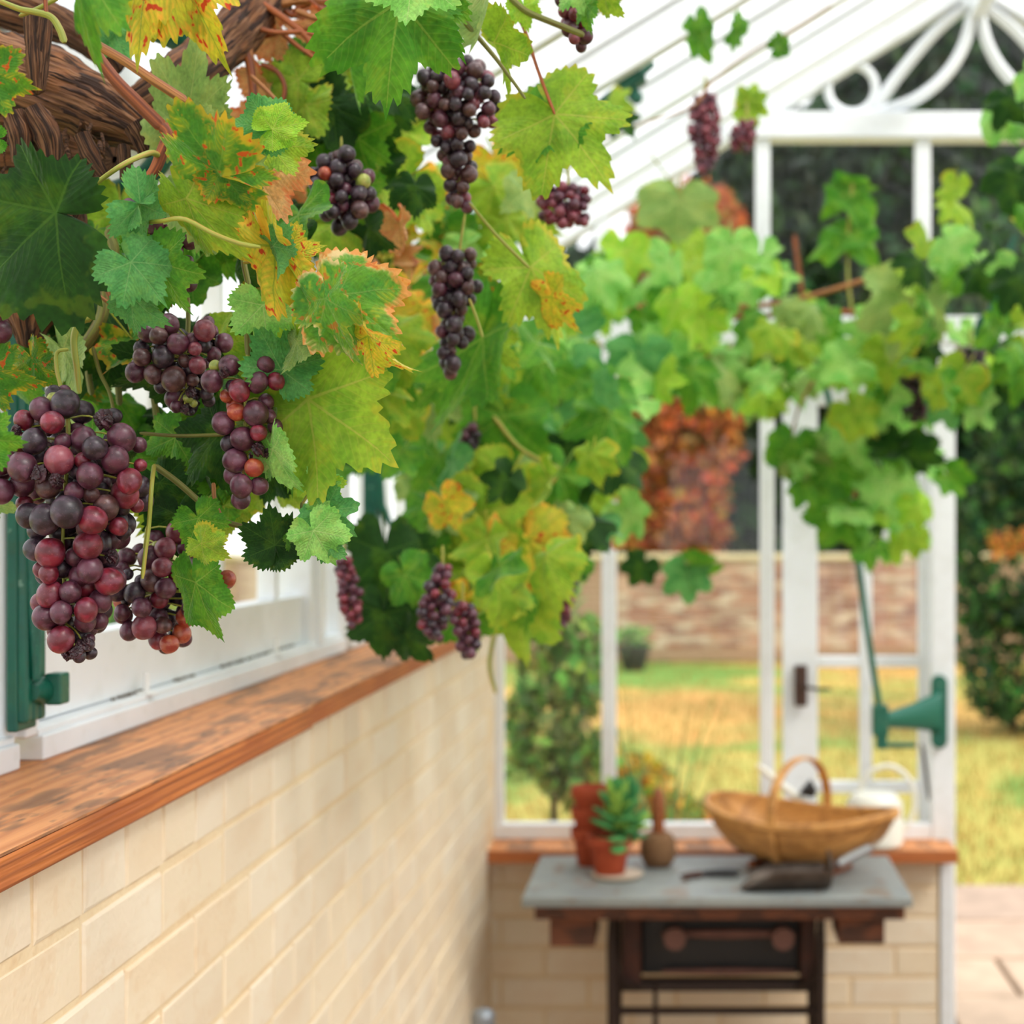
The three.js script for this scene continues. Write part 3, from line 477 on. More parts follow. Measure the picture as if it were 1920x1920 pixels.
{   // scoop
  const s = thing('soil_scoop', 'worn metal soil scoop with silver tube handle on the bench', 'scoop', null, on(1478, 3.99)); s.rotation.y = 0.12;
  const v = [], ix = [], nu = 20, nv = 10, R = 0.058;
  for (let sd = 0; sd < 2; sd++) for (let i = 0; i <= nu; i++) for (let j = 0; j <= nv; j++) { const a = -Math.PI * (1.06 * i / nu - 0.03) , t = j / nv, r = R - sd * 0.003, x0 = mix(0.1, -0.1 - 0.02 * Math.sin(-a), t), taper = mix(1, 0.95, t); v.push(x0 + (t > 0.5 ? 0.05 * (1 - Math.sin(-a)) * (t - 0.5) * 2 : 0), R * 0.86 + Math.sin(a) * r * taper * 0.86, Math.cos(a) * r * taper); }
  const N = (nu + 1) * (nv + 1); for (let sd = 0; sd < 2; sd++) for (let i = 0; i < nu; i++) for (let j = 0; j < nv; j++) { const p = sd * N + i * (nv + 1) + j; const q = [p, p + 1, p + nv + 1, p + 1, p + nv + 2, p + nv + 1]; ix.push(...(sd ? q.reverse() : q)); }
  const g = new THREE.BufferGeometry(); g.setAttribute('position', new THREE.Float32BufferAttribute(v, 3)); g.setIndex(ix); g.computeVertexNormals(); const uv = []; for (let i = 0; i < v.length; i += 3) uv.push(v[i], v[i + 1]); g.setAttribute('uv', new THREE.Float32BufferAttribute(uv, 2));
  const ms = M.dullSteel.clone(); ms.side = THREE.DoubleSide; part('blade', g, ms, s);
  part('back_plate', new THREE.CylinderGeometry(R * 0.98, R * 0.98, 0.004, 28, 1, false, -Math.PI / 2, Math.PI * 1.02).rotateZ(Math.PI / 2).scale(1, 0.86, 1).translate(0.1, R * 0.86, 0), M.dullSteel, s);
  part('ferrule', tube([V(0.1, 0.05, 0), V(0.13, 0.06, 0)], 0.014, 0.013, 2, 14), M.rust, s);
  part('handle', tube([V(0.125, 0.058, 0), V(0.18, 0.085, 0), V(0.215, 0.1, 0.002)], 0.012, 0.013, 8, 14), M.steel, s);
}
{   // trug
  const t = thing('trug_basket', 'wooden trug basket with bent hoop handle on the bench', 'basket', null, on(1500, 4.24)); t.rotation.y = -0.55;
  const a = 0.265, b = 0.155, H = 0.135, rimY = (u) => H + 0.035 * u * u;      // u -1..1 along the length
  const W = (u) => b * Math.pow(Math.max(0, 1 - Math.pow(Math.abs(u), 2.6)), 0.5), nb = 7, pt = (u, s) => { const w = W(u * 0.995), k = Math.sin(s * Math.PI / 2), dep = rimY(u) - 0.012, low = 0.018 + (dep - 0.018) * Math.pow(Math.abs(u), 3.2); return V(u * a, mix(low, dep, Math.pow(Math.abs(s), 2.4)), w * k); };
  for (let i = 0; i < nb; i++) {
    const v = [], ix = [], n = 26, m = 4; const s0 = -1 + 2 * i / nb - 0.012, s1 = -1 + 2 * (i + 1) / nb + 0.012, off = (i % 2) * 0.0025;
    for (let sd = 0; sd < 2; sd++) for (let k = 0; k <= n; k++) for (let j = 0; j <= m; j++) { const q = pt(-0.99 + 1.98 * k / n, clamp(mix(s0, s1, j / m), -1, 1)), o = (sd ? 0.004 : 0) + off; v.push(q.x * (1 - o / a), q.y + o, q.z * (1 - o / b)); }
    const N = (n + 1) * (m + 1); for (let sd = 0; sd < 2; sd++) for (let k = 0; k < n; k++) for (let j = 0; j < m; j++) { const p = sd * N + k * (m + 1) + j, q = [p, p + m + 1, p + 1, p + 1, p + m + 1, p + m + 2]; ix.push(...(sd ? q : q.reverse())); }
    const g = new THREE.BufferGeometry(); g.setAttribute('position', new THREE.Float32BufferAttribute(v, 3)); g.setIndex(ix); g.computeVertexNormals(); const uv = []; for (let k = 0; k < v.length; k += 3) uv.push(v[k], v[k + 1] + v[k + 2]); g.setAttribute('uv', new THREE.Float32BufferAttribute(uv, 2)); part('slat', g, M.willow, t);
  }
  const strip = (pts, w, th, closed) => { const c = new THREE.CatmullRomCurve3(pts, closed), sh = new THREE.Shape(); sh.moveTo(-w / 2, -th / 2); sh.lineTo(w / 2, -th / 2); sh.lineTo(w / 2, th / 2); sh.lineTo(-w / 2, th / 2); return metreUV(new THREE.ExtrudeGeometry(sh, { steps: 80, extrudePath: c })); };
  const rim = []; for (let k = 0; k < 44; k++) { const ang = k / 44 * 2 * Math.PI, u = Math.sign(Math.cos(ang)) * Math.pow(Math.abs(Math.cos(ang)), 0.8); rim.push(V(u * a * 1.015, rimY(u) - 0.004, Math.sign(Math.sin(ang)) * W(u) * 1.04)); }
  part('rim', tubeLoop(rim, 0.012, 0.0075), M.willow, t);
  const hoop = []; for (let k = 0; k <= 20; k++) { const q = pt(0, -1 + 2 * k / 20); hoop.push(V(0, q.y - 0.006, q.z * 1.05)); } for (let k = 1; k < 20; k++) { const ang = k / 20 * Math.PI; hoop.push(V(0, 0.125 + 0.165 * Math.pow(Math.sin(ang), 0.75), 0.163 * Math.cos(ang))); }
  part('handle', tubeLoop(hoop, 0.013, 0.004, V(1, 0, 0)), M.willow, t);
  for (const x of [-0.11, 0.11]) part('foot', box(0.02, 0.018, 0.14, x, 0.009, 0, 0.003), M.ash, t);
  const ap = std({ map: tex(64, 64, (u, v) => c3([170, 190, 72], [196, 200, 96], fbm(u * 6, v * 6, 6, 6, 301))), roughness: 0.4 });
  const place = (x, y, z) => t.localToWorld(V(x, y, z)); t.updateMatrixWorld();
  [['green apple lying at the near end of the trug', -0.1, 0.068, 0.02], ['green apple in the middle of the trug beside the handle', 0.03, 0.064, 0.04], ['green apple lying toward the far end of the trug', 0.12, 0.07, -0.02]].forEach(([l, x, y, z]) => {
    const o = thing('apple', l, 'apple', 'apples in the trug', place(x, y, z)); part('fruit', lathe([[0.0005, -0.026], [0.012, -0.03], [0.028, -0.02], [0.035, 0.002], [0.03, 0.022], [0.016, 0.03], [0.005, 0.026], [0.0005, 0.022]], 24), ap, o); part('stalk', tube([V(0, 0.022, 0), V(0.003, 0.042, 0.002)], 0.0015), M.ash, o);
  });
}
function tubeLoop(pts, w, th, wide) {   // a closed band of section w by th; its wide side lies along WIDE, or upright
  const c = new THREE.CatmullRomCurve3(pts, true), n = pts.length * 2, v = [], ix = [], cen = pts.reduce((s, p) => s.add(p), V(0, 0, 0)).divideScalar(pts.length);
  for (let i = 0; i < n; i++) {
    const p = c.getPoint(i / n), t = c.getTangent(i / n), b = (wide ?? V(0, 1, 0)).clone(); b.addScaledVector(t, -b.dot(t)).normalize(); const o = t.clone().cross(b).normalize();
    for (let s = 0; s < 8; s++) { const a = s / 8 * 2 * Math.PI + Math.PI / 8, q = p.clone().addScaledVector(b, w * Math.sign(Math.cos(a)) * Math.pow(Math.abs(Math.cos(a)), 0.5)).addScaledVector(o, th * Math.sign(Math.sin(a)) * Math.pow(Math.abs(Math.sin(a)), 0.5)); v.push(q.x, q.y, q.z); }
    const m = (i + 1) % n; for (let s = 0; s < 8; s++) { const s2 = (s + 1) % 8; ix.push(i * 8 + s, i * 8 + s2, m * 8 + s, i * 8 + s2, m * 8 + s2, m * 8 + s); }
  }
  const g = new THREE.BufferGeometry(); g.setAttribute('position', new THREE.Float32BufferAttribute(v, 3)); g.setIndex(ix); g.computeVertexNormals(); const uv = []; for (let k = 0; k < v.length; k += 3) uv.push(v[k], v[k + 1] + v[k + 2]); g.setAttribute('uv', new THREE.Float32BufferAttribute(uv, 2)); return g;
}
{   // watering can behind the trug
  const w = thing('watering_can', 'white plastic watering can with long spout behind the trug', 'watering can', null, P(1640, 0, 4.49).setY(0.76));
  part('body', lathe([[0.0005, 0], [0.075, 0], [0.08, 0.01], [0.078, 0.12], [0.06, 0.145], [0.045, 0.15], [0.04, 0.145], [0.0005, 0.14]], 36), M.plastic, w);
  part('spout', tube([V(-0.07, 0.04, 0), V(-0.16, 0.09, 0), V(-0.33, 0.225, 0)], 0.014, 0.009, 14, 12), M.plastic, w);
  part('handle', tube([V(-0.05, 0.13, 0), V(-0.02, 0.2, 0), V(0.045, 0.222, 0), V(0.1, 0.18, 0), V(0.112, 0.1, 0), V(0.075, 0.03, 0)], 0.0075, 0.0075, 30, 12), M.plastic, w);
  part('rose', lathe([[0.0005, 0], [0.012, 0], [0.026, 0.03], [0.026, 0.036], [0.0005, 0.04]], 20).rotateZ(0.9), M.black, w, V(-0.17, 0.145, 0.02));
  const b = thing('water_pipe', 'grey metal standpipe top low in the corner by the wall', 'pipe', null, V(-0.478, 0, -3.62));
  part('pipe', lathe([[0.0005, 0], [0.04, 0], [0.04, 0.012], [0.021, 0.016], [0.021, 0.52], [0.0005, 0.52]], 24), M.zinc, b);
  part('cap', lathe([[0.021, 0.515], [0.027, 0.518], [0.028, 0.548], [0.02, 0.56], [0.0005, 0.562]], 24), M.zinc, b);
}
console.log('bench done');

// ---------------------------------------------------------------- vine leaves
// outline of a five lobed, toothed leaf around the place where its stalk joins: angle from the tip in degrees -> radius
const OUT = [[0, 1], [7, 0.92], [17, 0.82], [27, 0.76], [36, 0.8], [46, 0.88], [53, 0.92], [62, 0.85], [74, 0.76], [84, 0.72], [95, 0.75], [106, 0.78], [116, 0.74], [130, 0.68], [146, 0.66], [158, 0.58], [168, 0.42], [174, 0.2], [180, 0.06]];
function leafRadius(th, v) {
  const s = th < 0 ? -1 : 1, d = Math.abs(th) * 180 / Math.PI; let i = 0; while (i < OUT.length - 2 && d > OUT[i + 1][0]) i++;
  const [a, ra] = OUT[i], [b, rb] = OUT[i + 1]; let r = mix(ra, rb, (d - a) / (b - a));
  const sin1 = Math.exp(-(((d - 27) / 9) ** 2)), sin2 = Math.exp(-(((d - 83) / 10) ** 2)); r *= 1 - v.lobe * (sin1 + 0.8 * sin2);
  r *= 1 + v.asym * s * Math.sin(d * Math.PI / 180) + 0.05 * (vn(d / 22 + v.seed, s * 3 + v.seed) - 0.5);
  const f = d / v.tooth + 0.5, k = f - Math.floor(f), t = k < 0.5 ? k * 2 : 2 - k * 2; if (d < 168) r *= 1 + v.teeth * (t - 0.45) * (0.7 + 0.6 * hash(Math.floor(f), s, v.seed * 10));
  return r;
}
const veinAng = [0, 50, -50, 106, -106];
function leafGeo(o = {}) {
  const v = { lobe: 0.12, asym: 0, seed: 1, tooth: 9.2, teeth: 0.14, cup: 0.16, fold: 0.1, wave: 0.09, waves: 5, ph: 0, droop: 0.16, curl: 0, na: 132, nr: 8, stalk: 0.6, bend: 0.4, ...o };
  const pos = [], uv = [], ix = [], row = v.na + 1;
  for (let i = 0; i <= v.nr; i++) for (let j = 0; j <= v.na; j++) {
    const th = -Math.PI + 2 * Math.PI * j / v.na, rho = Math.pow(i / v.nr, 0.85), R = leafRadius(th, v), x = Math.sin(th) * R * rho, y = Math.cos(th) * R * rho;
    let z = -v.cup * (x * x + y * y) + v.fold * Math.abs(x) - v.droop * Math.max(0, y) ** 2 - 0.5 * v.droop * Math.max(0, -y) ** 2;
    z += v.wave * rho * rho * Math.sin(v.waves * th + v.ph) + v.curl * rho ** 4 + 0.05 * (vn(x * 4 + v.seed * 7, y * 4 + 3) - 0.5) + 0.018 * (vn(x * 11 + v.seed, y * 11) - 0.5);
    for (const a of veinAng) { const c = Math.cos(a * Math.PI / 180), s = Math.sin(a * Math.PI / 180), al = x * s + y * c, ac = Math.abs(x * c - y * s); if (al > 0) z -= 0.022 * Math.exp(-((ac / 0.05) ** 2)) * smooth(0, 0.2, al) * (1 - rho * 0.5); }
    pos.push(x, y, z); uv.push(x / 2.3 + 0.5, y / 2.3 + 0.42);
    if (i && j < v.na) { const p = (i - 1) * row + j; ix.push(p, p + row, p + 1, p + 1, p + row, p + row + 1); }
  }
  const g = new THREE.BufferGeometry(); g.setAttribute('position', new THREE.Float32BufferAttribute(pos, 3)); g.setAttribute('uv', new THREE.Float32BufferAttribute(uv, 2)); g.setIndex(ix); g.computeVertexNormals();
  { const n = g.attributes.normal; for (let i = 0; i <= v.nr; i++) { const a = i * row, b = a + v.na; const q = V(n.getX(a) + n.getX(b), n.getY(a) + n.getY(b), n.getZ(a) + n.getZ(b)).normalize(); n.setXYZ(a, q.x, q.y, q.z); n.setXYZ(b, q.x, q.y, q.z); } }
  if (!v.stalk) return g;
  const st = tube([V(0, 0.02, -0.02), V(0, -v.stalk * 0.4, -0.04 - v.bend * 0.15), V(0.02, -v.stalk, -v.bend * v.stalk)], 0.018, 0.024, 8, 6), su = st.attributes.uv; for (let i = 0; i < su.count; i++) su.setXY(i, 0.5 + 0.001 * (i % 7), 0.02 + 0.0005 * (i % 11));
  return merged([g, st]);
}
// vein field shared by all leaf textures (1 on a vein, 0 away from it; side = which side veins a point lies between)
const LT = 512, veinA = new Float32Array(LT * LT), veinB = new Float32Array(LT * LT), inter = new Float32Array(LT * LT), rhoF = new Float32Array(LT * LT);
{
  const seg = []; // x0,y0,x1,y1,w0,w1,main
  for (const a of veinAng) {
    const L = a === 0 ? 0.97 : Math.abs(a) === 50 ? 0.88 : 0.7, r = a * Math.PI / 180, dx = Math.sin(r), dy = Math.cos(r); seg.push([0, 0, dx * L, dy * L, 0.013, 0.004, 1]);
    for (let k = 1; k < 9; k++) for (const s of [-1, 1]) { const t = (k + (s > 0 ? 0.35 : 0)) / 9.2 * L, l = (0.14 + 0.22 * Math.sin(Math.PI * Math.min(1, t / L + 0.12))) * (Math.abs(a) === 106 ? 0.8 : 1), b = r + s * 0.78; const x = dx * t, y = dy * t, mx = x + Math.sin(b) * l * 0.55, my = y + Math.cos(b) * l * 0.55, e = r + s * 0.55; seg.push([x, y, mx, my, 0.006, 0.004, 0], [mx, my, mx + Math.sin(e) * l * 0.5, my + Math.cos(e) * l * 0.5, 0.004, 0.002, 0]); }
  }
  const v0 = { lobe: 0.12, asym: 0, seed: 1, tooth: 9.2, teeth: 0 };
  for (let j = 0; j < LT; j++) for (let i = 0; i < LT; i++) {
    const x = ((i + 0.5) / LT - 0.5) * 2.3, y = ((j + 0.5) / LT - 0.42) * 2.3; let a = 0, b = 0, dm = 9;
    for (const [x0, y0, x1, y1, w0, w1, m] of seg) { const ux = x1 - x0, uy = y1 - y0, t = clamp(((x - x0) * ux + (y - y0) * uy) / (ux * ux + uy * uy), 0, 1), d = Math.hypot(x - x0 - ux * t, y - y0 - uy * t), w = mix(w0, w1, t); if (m) a = Math.max(a, 1 - smooth(w * 0.6, w * 1.7, d)); else b = Math.max(b, 1 - smooth(w * 0.6, w * 2, d)); dm = Math.min(dm, m ? d : d * 1.8); }
    const k = j * LT + i; veinA[k] = a; veinB[k] = b; inter[k] = smooth(0.015, 0.075, dm); rhoF[k] = Math.hypot(x, y) / leafRadius(Math.atan2(x, y), v0);
    if (y < -0.9) { veinA[k] = 1; }
  }
}
function leafTex(p, sd) {   // p: base, alt, vein, [edge colour, amount, from], [patch colour, amount, threshold], [spot colour, amount]
  return tex(LT, LT, (u, v) => {
    const k = Math.min(LT - 1, Math.floor(v * LT)) * LT + Math.min(LT - 1, Math.floor(u * LT)), n = fbm(u * 9, v * 9, 0, 0, sd), f = fbm(u * 60, v * 60, 0, 0, sd + 3, 2);
    let c = c3(p.base, p.alt, smooth(0.3, 0.7, n)); c = c.map((x) => x * (0.88 + 0.24 * f));
    if (p.patch) { const q = smooth(p.patch[2], p.patch[2] + 0.14, fbm(u * 11 + 5, v * 11, 0, 0, sd + 7)) * (0.35 + 0.65 * inter[k]); c = c3(c, p.patch[0], p.patch[1] * q); }
    if (p.edge) { const q = smooth(p.edge[2], 1.02, rhoF[k] + 0.5 * (fbm(u * 13, v * 13, 0, 0, sd + 11) - 0.5)) * (0.3 + 0.7 * inter[k]); c = c3(c, p.edge[0], p.edge[1] * q); if (p.edge[3]) c = c3(c, p.edge[3], 0.8 * smooth(0.93, 1.04, rhoF[k] + 0.35 * (fbm(u * 20, v * 20, 0, 0, sd + 12) - 0.5))); }
    if (p.spot) { const sn = fbm(u * 24, v * 24, 0, 0, sd + 17, 3), q = smooth(0.715, 0.76, sn), q2 = smooth(0.62, 0.72, sn); c = c3(c3(c, [224, 150, 40], 0.6 * q2 * p.spot[1]), p.spot[0], q * p.spot[1]); }
    return c3(c3(c, p.vein, 0.2 * veinB[k]), p.vein, 0.55 * veinA[k]);
  });
}
const leafBump = tex(LT, LT, (u, v) => { const k = Math.min(LT - 1, Math.floor(v * LT)) * LT + Math.min(LT - 1, Math.floor(u * LT)); return clamp(0.35 * inter[k] + 0.45 * fbm(u * 50, v * 50, 0, 0, 401, 2) - 0.3 * veinA[k] - 0.18 * veinB[k] + 0.25, 0, 1); }, false);
const LM = {}, leafKinds = {
  green: { base: [98, 160, 38], alt: [72, 138, 32], vein: [166, 186, 84], patch: [[164, 178, 48], 0.5, 0.56] },
  dark: { base: [48, 92, 20], alt: [30, 70, 18], vein: [84, 122, 40], patch: [[120, 132, 26], 0.4, 0.58] },
  light: { base: [152, 188, 50], alt: [126, 172, 42], vein: [198, 194, 92], patch: [[206, 194, 56], 0.6, 0.55], edge: [[214, 180, 50], 0.35, 0.9] },
  mottled: { base: [96, 150, 34], alt: [70, 130, 38], vein: [120, 160, 56], patch: [[204, 186, 40], 0.85, 0.5], edge: [[222, 172, 44], 0.7, 0.84], spot: [[206, 84, 30], 0.9] },
  autumn: { base: [206, 196, 46], alt: [172, 182, 44], vein: [122, 156, 40], patch: [[246, 194, 62], 0.9, 0.45], edge: [[240, 172, 58], 0.75, 0.75, [156, 172, 40]], spot: [[206, 62, 22], 0.95] },
  scorched: { base: [82, 152, 54], alt: [104, 160, 44], vein: [136, 172, 84], patch: [[204, 192, 48], 0.7, 0.52], edge: [[248, 214, 158], 0.95, 0.8, [232, 150, 74]], spot: [[210, 96, 40], 0.55] },
  teal: { base: [98, 166, 88], alt: [78, 150, 76], vein: [146, 188, 116], patch: [[132, 178, 80], 0.5, 0.55] },
  pale: { base: [154, 182, 100], alt: [132, 166, 86], vein: [186, 196, 116], patch: [[184, 190, 92], 0.5, 0.55] },
  salmon: { base: [236, 184, 122], alt: [222, 162, 98], vein: [200, 154, 84], patch: [[226, 124, 78], 0.8, 0.5], edge: [[228, 120, 66], 0.6, 0.8] },
  lime: { base: [168, 214, 58], alt: [142, 202, 54], vein: [212, 218, 116], patch: [[206, 214, 78], 0.6, 0.5] },
  fresh: { base: [158, 214, 108], alt: [128, 198, 88], vein: [206, 226, 148], patch: [[196, 220, 112], 0.5, 0.55] },
};
Object.entries(leafKinds).forEach(([k, p], i) => {
  LM[k] = new THREE.MeshPhysicalMaterial({ map: leafTex(p, 500 + i * 31), bumpMap: leafBump, bumpScale: 0.0009, roughness: 0.95, transmission: 0.42, thickness: 0, specularIntensity: 0.35, clearcoat: k === 'dark' ? 0.08 : 0.16, clearcoatRoughness: 0.4, side: THREE.DoubleSide });
});
console.log('leaf textures done');
// orientation: tip direction a (degrees, 0 to the right, 90 down as seen from the doorway side), pitch brings the tip forward, roll turns about the midrib, side -1 shows the underside
function leafQuat(a, pitch, roll, side = 1) {
  const r = a * Math.PI / 180, y = V(Math.cos(r), -Math.sin(r), 0), z = V(0, 0, side), x = y.clone().cross(z), m = new THREE.Matrix4().makeBasis(x, y, z), q = new THREE.Quaternion().setFromRotationMatrix(m);
  return q.multiply(new THREE.Quaternion().setFromEuler(new THREE.Euler(pitch * Math.PI / 180 * side, roll * Math.PI / 180, 0, 'XYZ')));
}
function fitZ(px, py, z, m = 0.05) {   // keep inside the glass
  const kx = (px - CX) / F, ky = (CY - py) / F; if (kx < 0) z = Math.min(z, (0.7 - m) / -kx);
  const lim = (RY - SLOPE * RIDGE - EYE - 0.06 - m) / Math.max(1e-6, ky - SLOPE * kx); if (ky - SLOPE * kx > 0) z = Math.min(z, lim); return Math.min(z, 4.45);
}
let heroN = 0;
function heroLeaf(vine, px, py, size, a, kind, z, o = {}) {
  const g = leafGeo({ seed: 1 + heroN * 0.37, lobe: 0.1 + 0.1 * ((heroN * 0.618) % 1), asym: 0.1 * Math.sin(heroN * 2.1), ph: heroN, na: 168, nr: 10, ...o }); heroN++;
  const m = part('leaf', g, LM[kind], vine, P(px, py, z)); m.quaternion.copy(leafQuat(a, o.pitch ?? 0, o.roll ?? 0, o.side ?? 1)); const s = size * z / F; m.scale.set(s * (o.wide ?? 1), s, s); return m;
}
const variants = Array.from({ length: 9 }, (_, k) => leafGeo({ na: 80, nr: 5, seed: 20 + k * 1.7, lobe: 0.02 + 0.024 * k, asym: 0.1 * Math.sin(k * 2), ph: k * 1.3, wave: 0.09 + 0.02 * (k % 4), cup: 0.1 + 0.12 * (k % 3), fold: -0.25 + 0.14 * (k % 4), droop: 0.1 + 0.16 * (k % 3), waves: 4 + (k % 3), stalk: 0.5 + 0.1 * (k % 4) }));
// loose foliage: leaves spread over an area of the view at a range of distances
function fill(vine, n, x0, x1, y0, y1, z0, z1, smin, smax, kinds, o = {}) {
  for (let i = 0; i < n; i++) {
    let px, py, t = 0; do { px = rr(x0, x1); py = rr(y0, y1); t++; } while (t < 30 && ((o.ell && ((px - (x0 + x1) / 2) / (x1 - x0) * 2) ** 2 + ((py - (y0 + y1) / 2) / (y1 - y0) * 2) ** 2 > 1) || (o.not && o.not(px, py))));
    const z = fitZ(px, py, rr(z0, z1), 0.06), m = part('leaf', pick(variants), LM[pick(kinds)], vine, P(px, py, z));
    m.quaternion.copy(leafQuat(rr(...(o.ang ?? [35, 145])), rr(...(o.pitch ?? [-5, 60])), rr(-50, 50), rnd() < (o.under ?? 0.25) ? -1 : 1)); m.scale.setScalar(rr(smin, smax));
  }
}
// ---------------------------------------------------------------- vine wood
{
  const bt = tex(512, 512, (u, v) => { const w = u + 0.03 * fbm(u * 4, v * 6, 4, 6, 601), f = fbm(w * 40, v * 5, 40, 5, 603), c = smooth(0.56, 0.68, fbm(w * 26, v * 6, 26, 6, 607)), p = smooth(0.55, 0.7, fbm(u * 7, v * 7, 7, 7, 609)); return c3(c3(c3([146, 104, 74], [96, 62, 42], smooth(0.3, 0.7, f)), [42, 24, 16], 0.85 * c), [150, 92, 52], 0.4 * p * (1 - c)); });
  const bb = tex(512, 512, (u, v) => { const w = u + 0.03 * fbm(u * 4, v * 6, 4, 6, 601); return clamp(0.9 * fbm(w * 40, v * 5, 40, 5, 603) - 0.5 * smooth(0.56, 0.68, fbm(w * 26, v * 6, 26, 6, 607)) + 0.25, 0, 1); }, false);
  M.bark = std({ map: bt, bumpMap: bb, bumpScale: 0.006, roughness: 0.95, side: THREE.DoubleSide });
  const ct = (a, b, c, sd) => tex(128, 256, (u, v) => { const f = fbm(u * 24, v * 4, 24, 4, sd), n = smooth(0.58, 0.7, fbm(u * 10, v * 10, 10, 10, sd + 2)); return c3(c3(a, b, smooth(0.3, 0.7, f)), c, 0.6 * n); });
  M.caneRed = std({ map: ct([176, 96, 46], [110, 52, 26], [74, 34, 20], 621), roughness: 0.6 });
  M.caneTan = std({ map: ct([186, 128, 70], [142, 84, 44], [110, 66, 34], 631), roughness: 0.6 });
  M.caneOlive = std({ map: ct([130, 130, 56], [100, 102, 44], [112, 84, 44], 641), roughness: 0.55 });
  M.shoot = std({ map: ct([172, 170, 66], [140, 150, 58], [176, 132, 66], 651), roughness: 0.5 });
}
function barkTube(pts, radii, amp, sides = 36, seg = 70) {    // gnarled wood: ridges run along it
  const c = curve(pts), fr = c.computeFrenetFrames(seg, false), pos = [], uv = [], ix = [], len = c.getLength(); const sd = Math.floor(rnd() * 900);
  for (let i = 0; i <= seg; i++) {
    const t = i / seg, ce = c.getPointAt(t), k = t * (radii.length - 1), k0 = Math.min(radii.length - 2, Math.floor(k)), r0 = mix(radii[k0], radii[k0 + 1], k - k0) * (i === 0 || i === seg ? 0.3 : 1);
    for (let j = 0; j <= sides; j++) {
      const a = j / sides * 2 * Math.PI, jj = j % sides, s = jj / sides, tw = s * 14 + t * 2.2, lump = fbm(s * 4, t * len / 0.06, 4, 0, sd, 3) - 0.5, ridge = 1 - Math.abs(2 * fbm(tw, t * len / 0.05, 0, 0, sd + 5, 2) - 1) * 1.6, fine = vn(s * 40, t * len / 0.012, 40, 0, sd + 9) - 0.5;
      const seam = Math.min(s, 1 - s) * 8, bl = Math.min(1, seam), r = r0 * (1 + amp * (1.3 * lump + 0.5 * ridge * bl + 0.22 * fine));
      const q = ce.clone().addScaledVector(fr.normals[i], Math.cos(a) * r).addScaledVector(fr.binormals[i], Math.sin(a) * r); pos.push(q.x, q.y, q.z); uv.push(j / sides * 2, t * len / 0.16);
      if (i && j < sides) { const p = (i - 1) * (sides + 1) + j; ix.push(p, p + sides + 1, p + 1, p + 1, p + sides + 1, p + sides + 2); }
    }
  }
  const g = new THREE.BufferGeometry(); g.setAttribute('position', new THREE.Float32BufferAttribute(pos, 3)); g.setAttribute('uv', new THREE.Float32BufferAttribute(uv, 2)); g.setIndex(ix); g.computeVertexNormals(); return g;
}
const px2 = (pts, z) => pts.map(([x, y, dz]) => P(x, y, z + (dz ?? 0))), mm = (r, z) => r * z / F;
function cane(vine, pts, r0, r1, z, mat, name = 'cane') {
  const g = tube(px2(pts, z), mm(r0, z), mm(r1, z), pts.length * 6, 10), p = g.attributes.position, uv = g.attributes.uv; for (let i = 0; i < uv.count; i++) uv.setXY(i, uv.getY(i), p.getX(i) * 6 + p.getY(i) * 6);
  return part(name, g, mat, vine);
}
const vineA = thing('grapevine', 'nearest grapevine with thick gnarled trunk and large leaves against the left windows', 'grapevine');
const vineB = thing('grapevine', 'grapevine trained along the left wall behind the nearest one', 'grapevine');
const vineC = thing('grapevine', 'grapevine spreading across the end window and opener rod', 'grapevine');
const vineD = thing('grapevine', 'grapevine entering at the right edge of the view', 'grapevine');
// trunk
part('trunk', barkTube(px2([[-120, 70], [-20, 120], [90, 165], [190, 205], [262, 245], [285, 268]], 1.5), [0.032, 0.036, 0.034, 0.03, 0.028, 0.012], 0.34, 44, 90), M.bark, vineA);
part('trunk', barkTube(px2([[-80, 260, 0.03], [20, 262, 0.03], [100, 272, 0.04], [170, 285, 0.04], [215, 300, 0.03]], 1.55), [0.034, 0.04, 0.036, 0.03, 0.01], 0.5, 48, 90), M.bark, vineA);
part('branch', barkTube(px2([[-60, -10, 0.05], [30, 18, 0.05], [110, 46, 0.06], [180, 92, 0.05], [225, 135, 0.05]], 1.58), [0.02, 0.018, 0.016, 0.012, 0.008], 0.5, 32, 60), M.bark, vineA);
part('branch', barkTube(px2([[510, -20, 0.2], [440, 62, 0.12], [360, 130, 0.05], [285, 185, 0], [230, 215, 0]], 1.58), [0.024, 0.024, 0.022, 0.021, 0.014], 0.35, 36, 70), M.bark, vineA);
part('branch', barkTube(px2([[120, 322], [112, 390], [100, 460], [74, 520], [58, 585], [52, 652]], 1.48), [0.02, 0.017, 0.02, 0.024, 0.02, 0.007], 0.7, 36, 80), M.bark, vineA);
part('branch', barkTube(px2([[255, 232], [272, 262], [283, 290]], 1.44), [0.012, 0.01, 0.008], 0.5, 24, 24), M.bark, vineA);
for (const [pts, w] of [[[[64, 26], [66, 70], [68, 120], [70, 178]], 0.0085], [[[84, 24], [82, 60], [76, 110], [74, 175]], 0.007], [[[105, 300], [112, 350], [100, 402]], 0.006], [[[232, 270], [236, 320], [232, 340]], 0.006], [[[60, 200], [95, 260], [100, 320]], 0.01], [[[20, 210], [40, 260], [36, 310]], 0.01], [[[150, 250], [170, 290], [196, 330]], 0.007]]) part('bark_strip', barkTube(px2(pts, 1.42), [w * 0.8, w, w * 0.5], 0.55, 14, 30), M.bark, vineA);
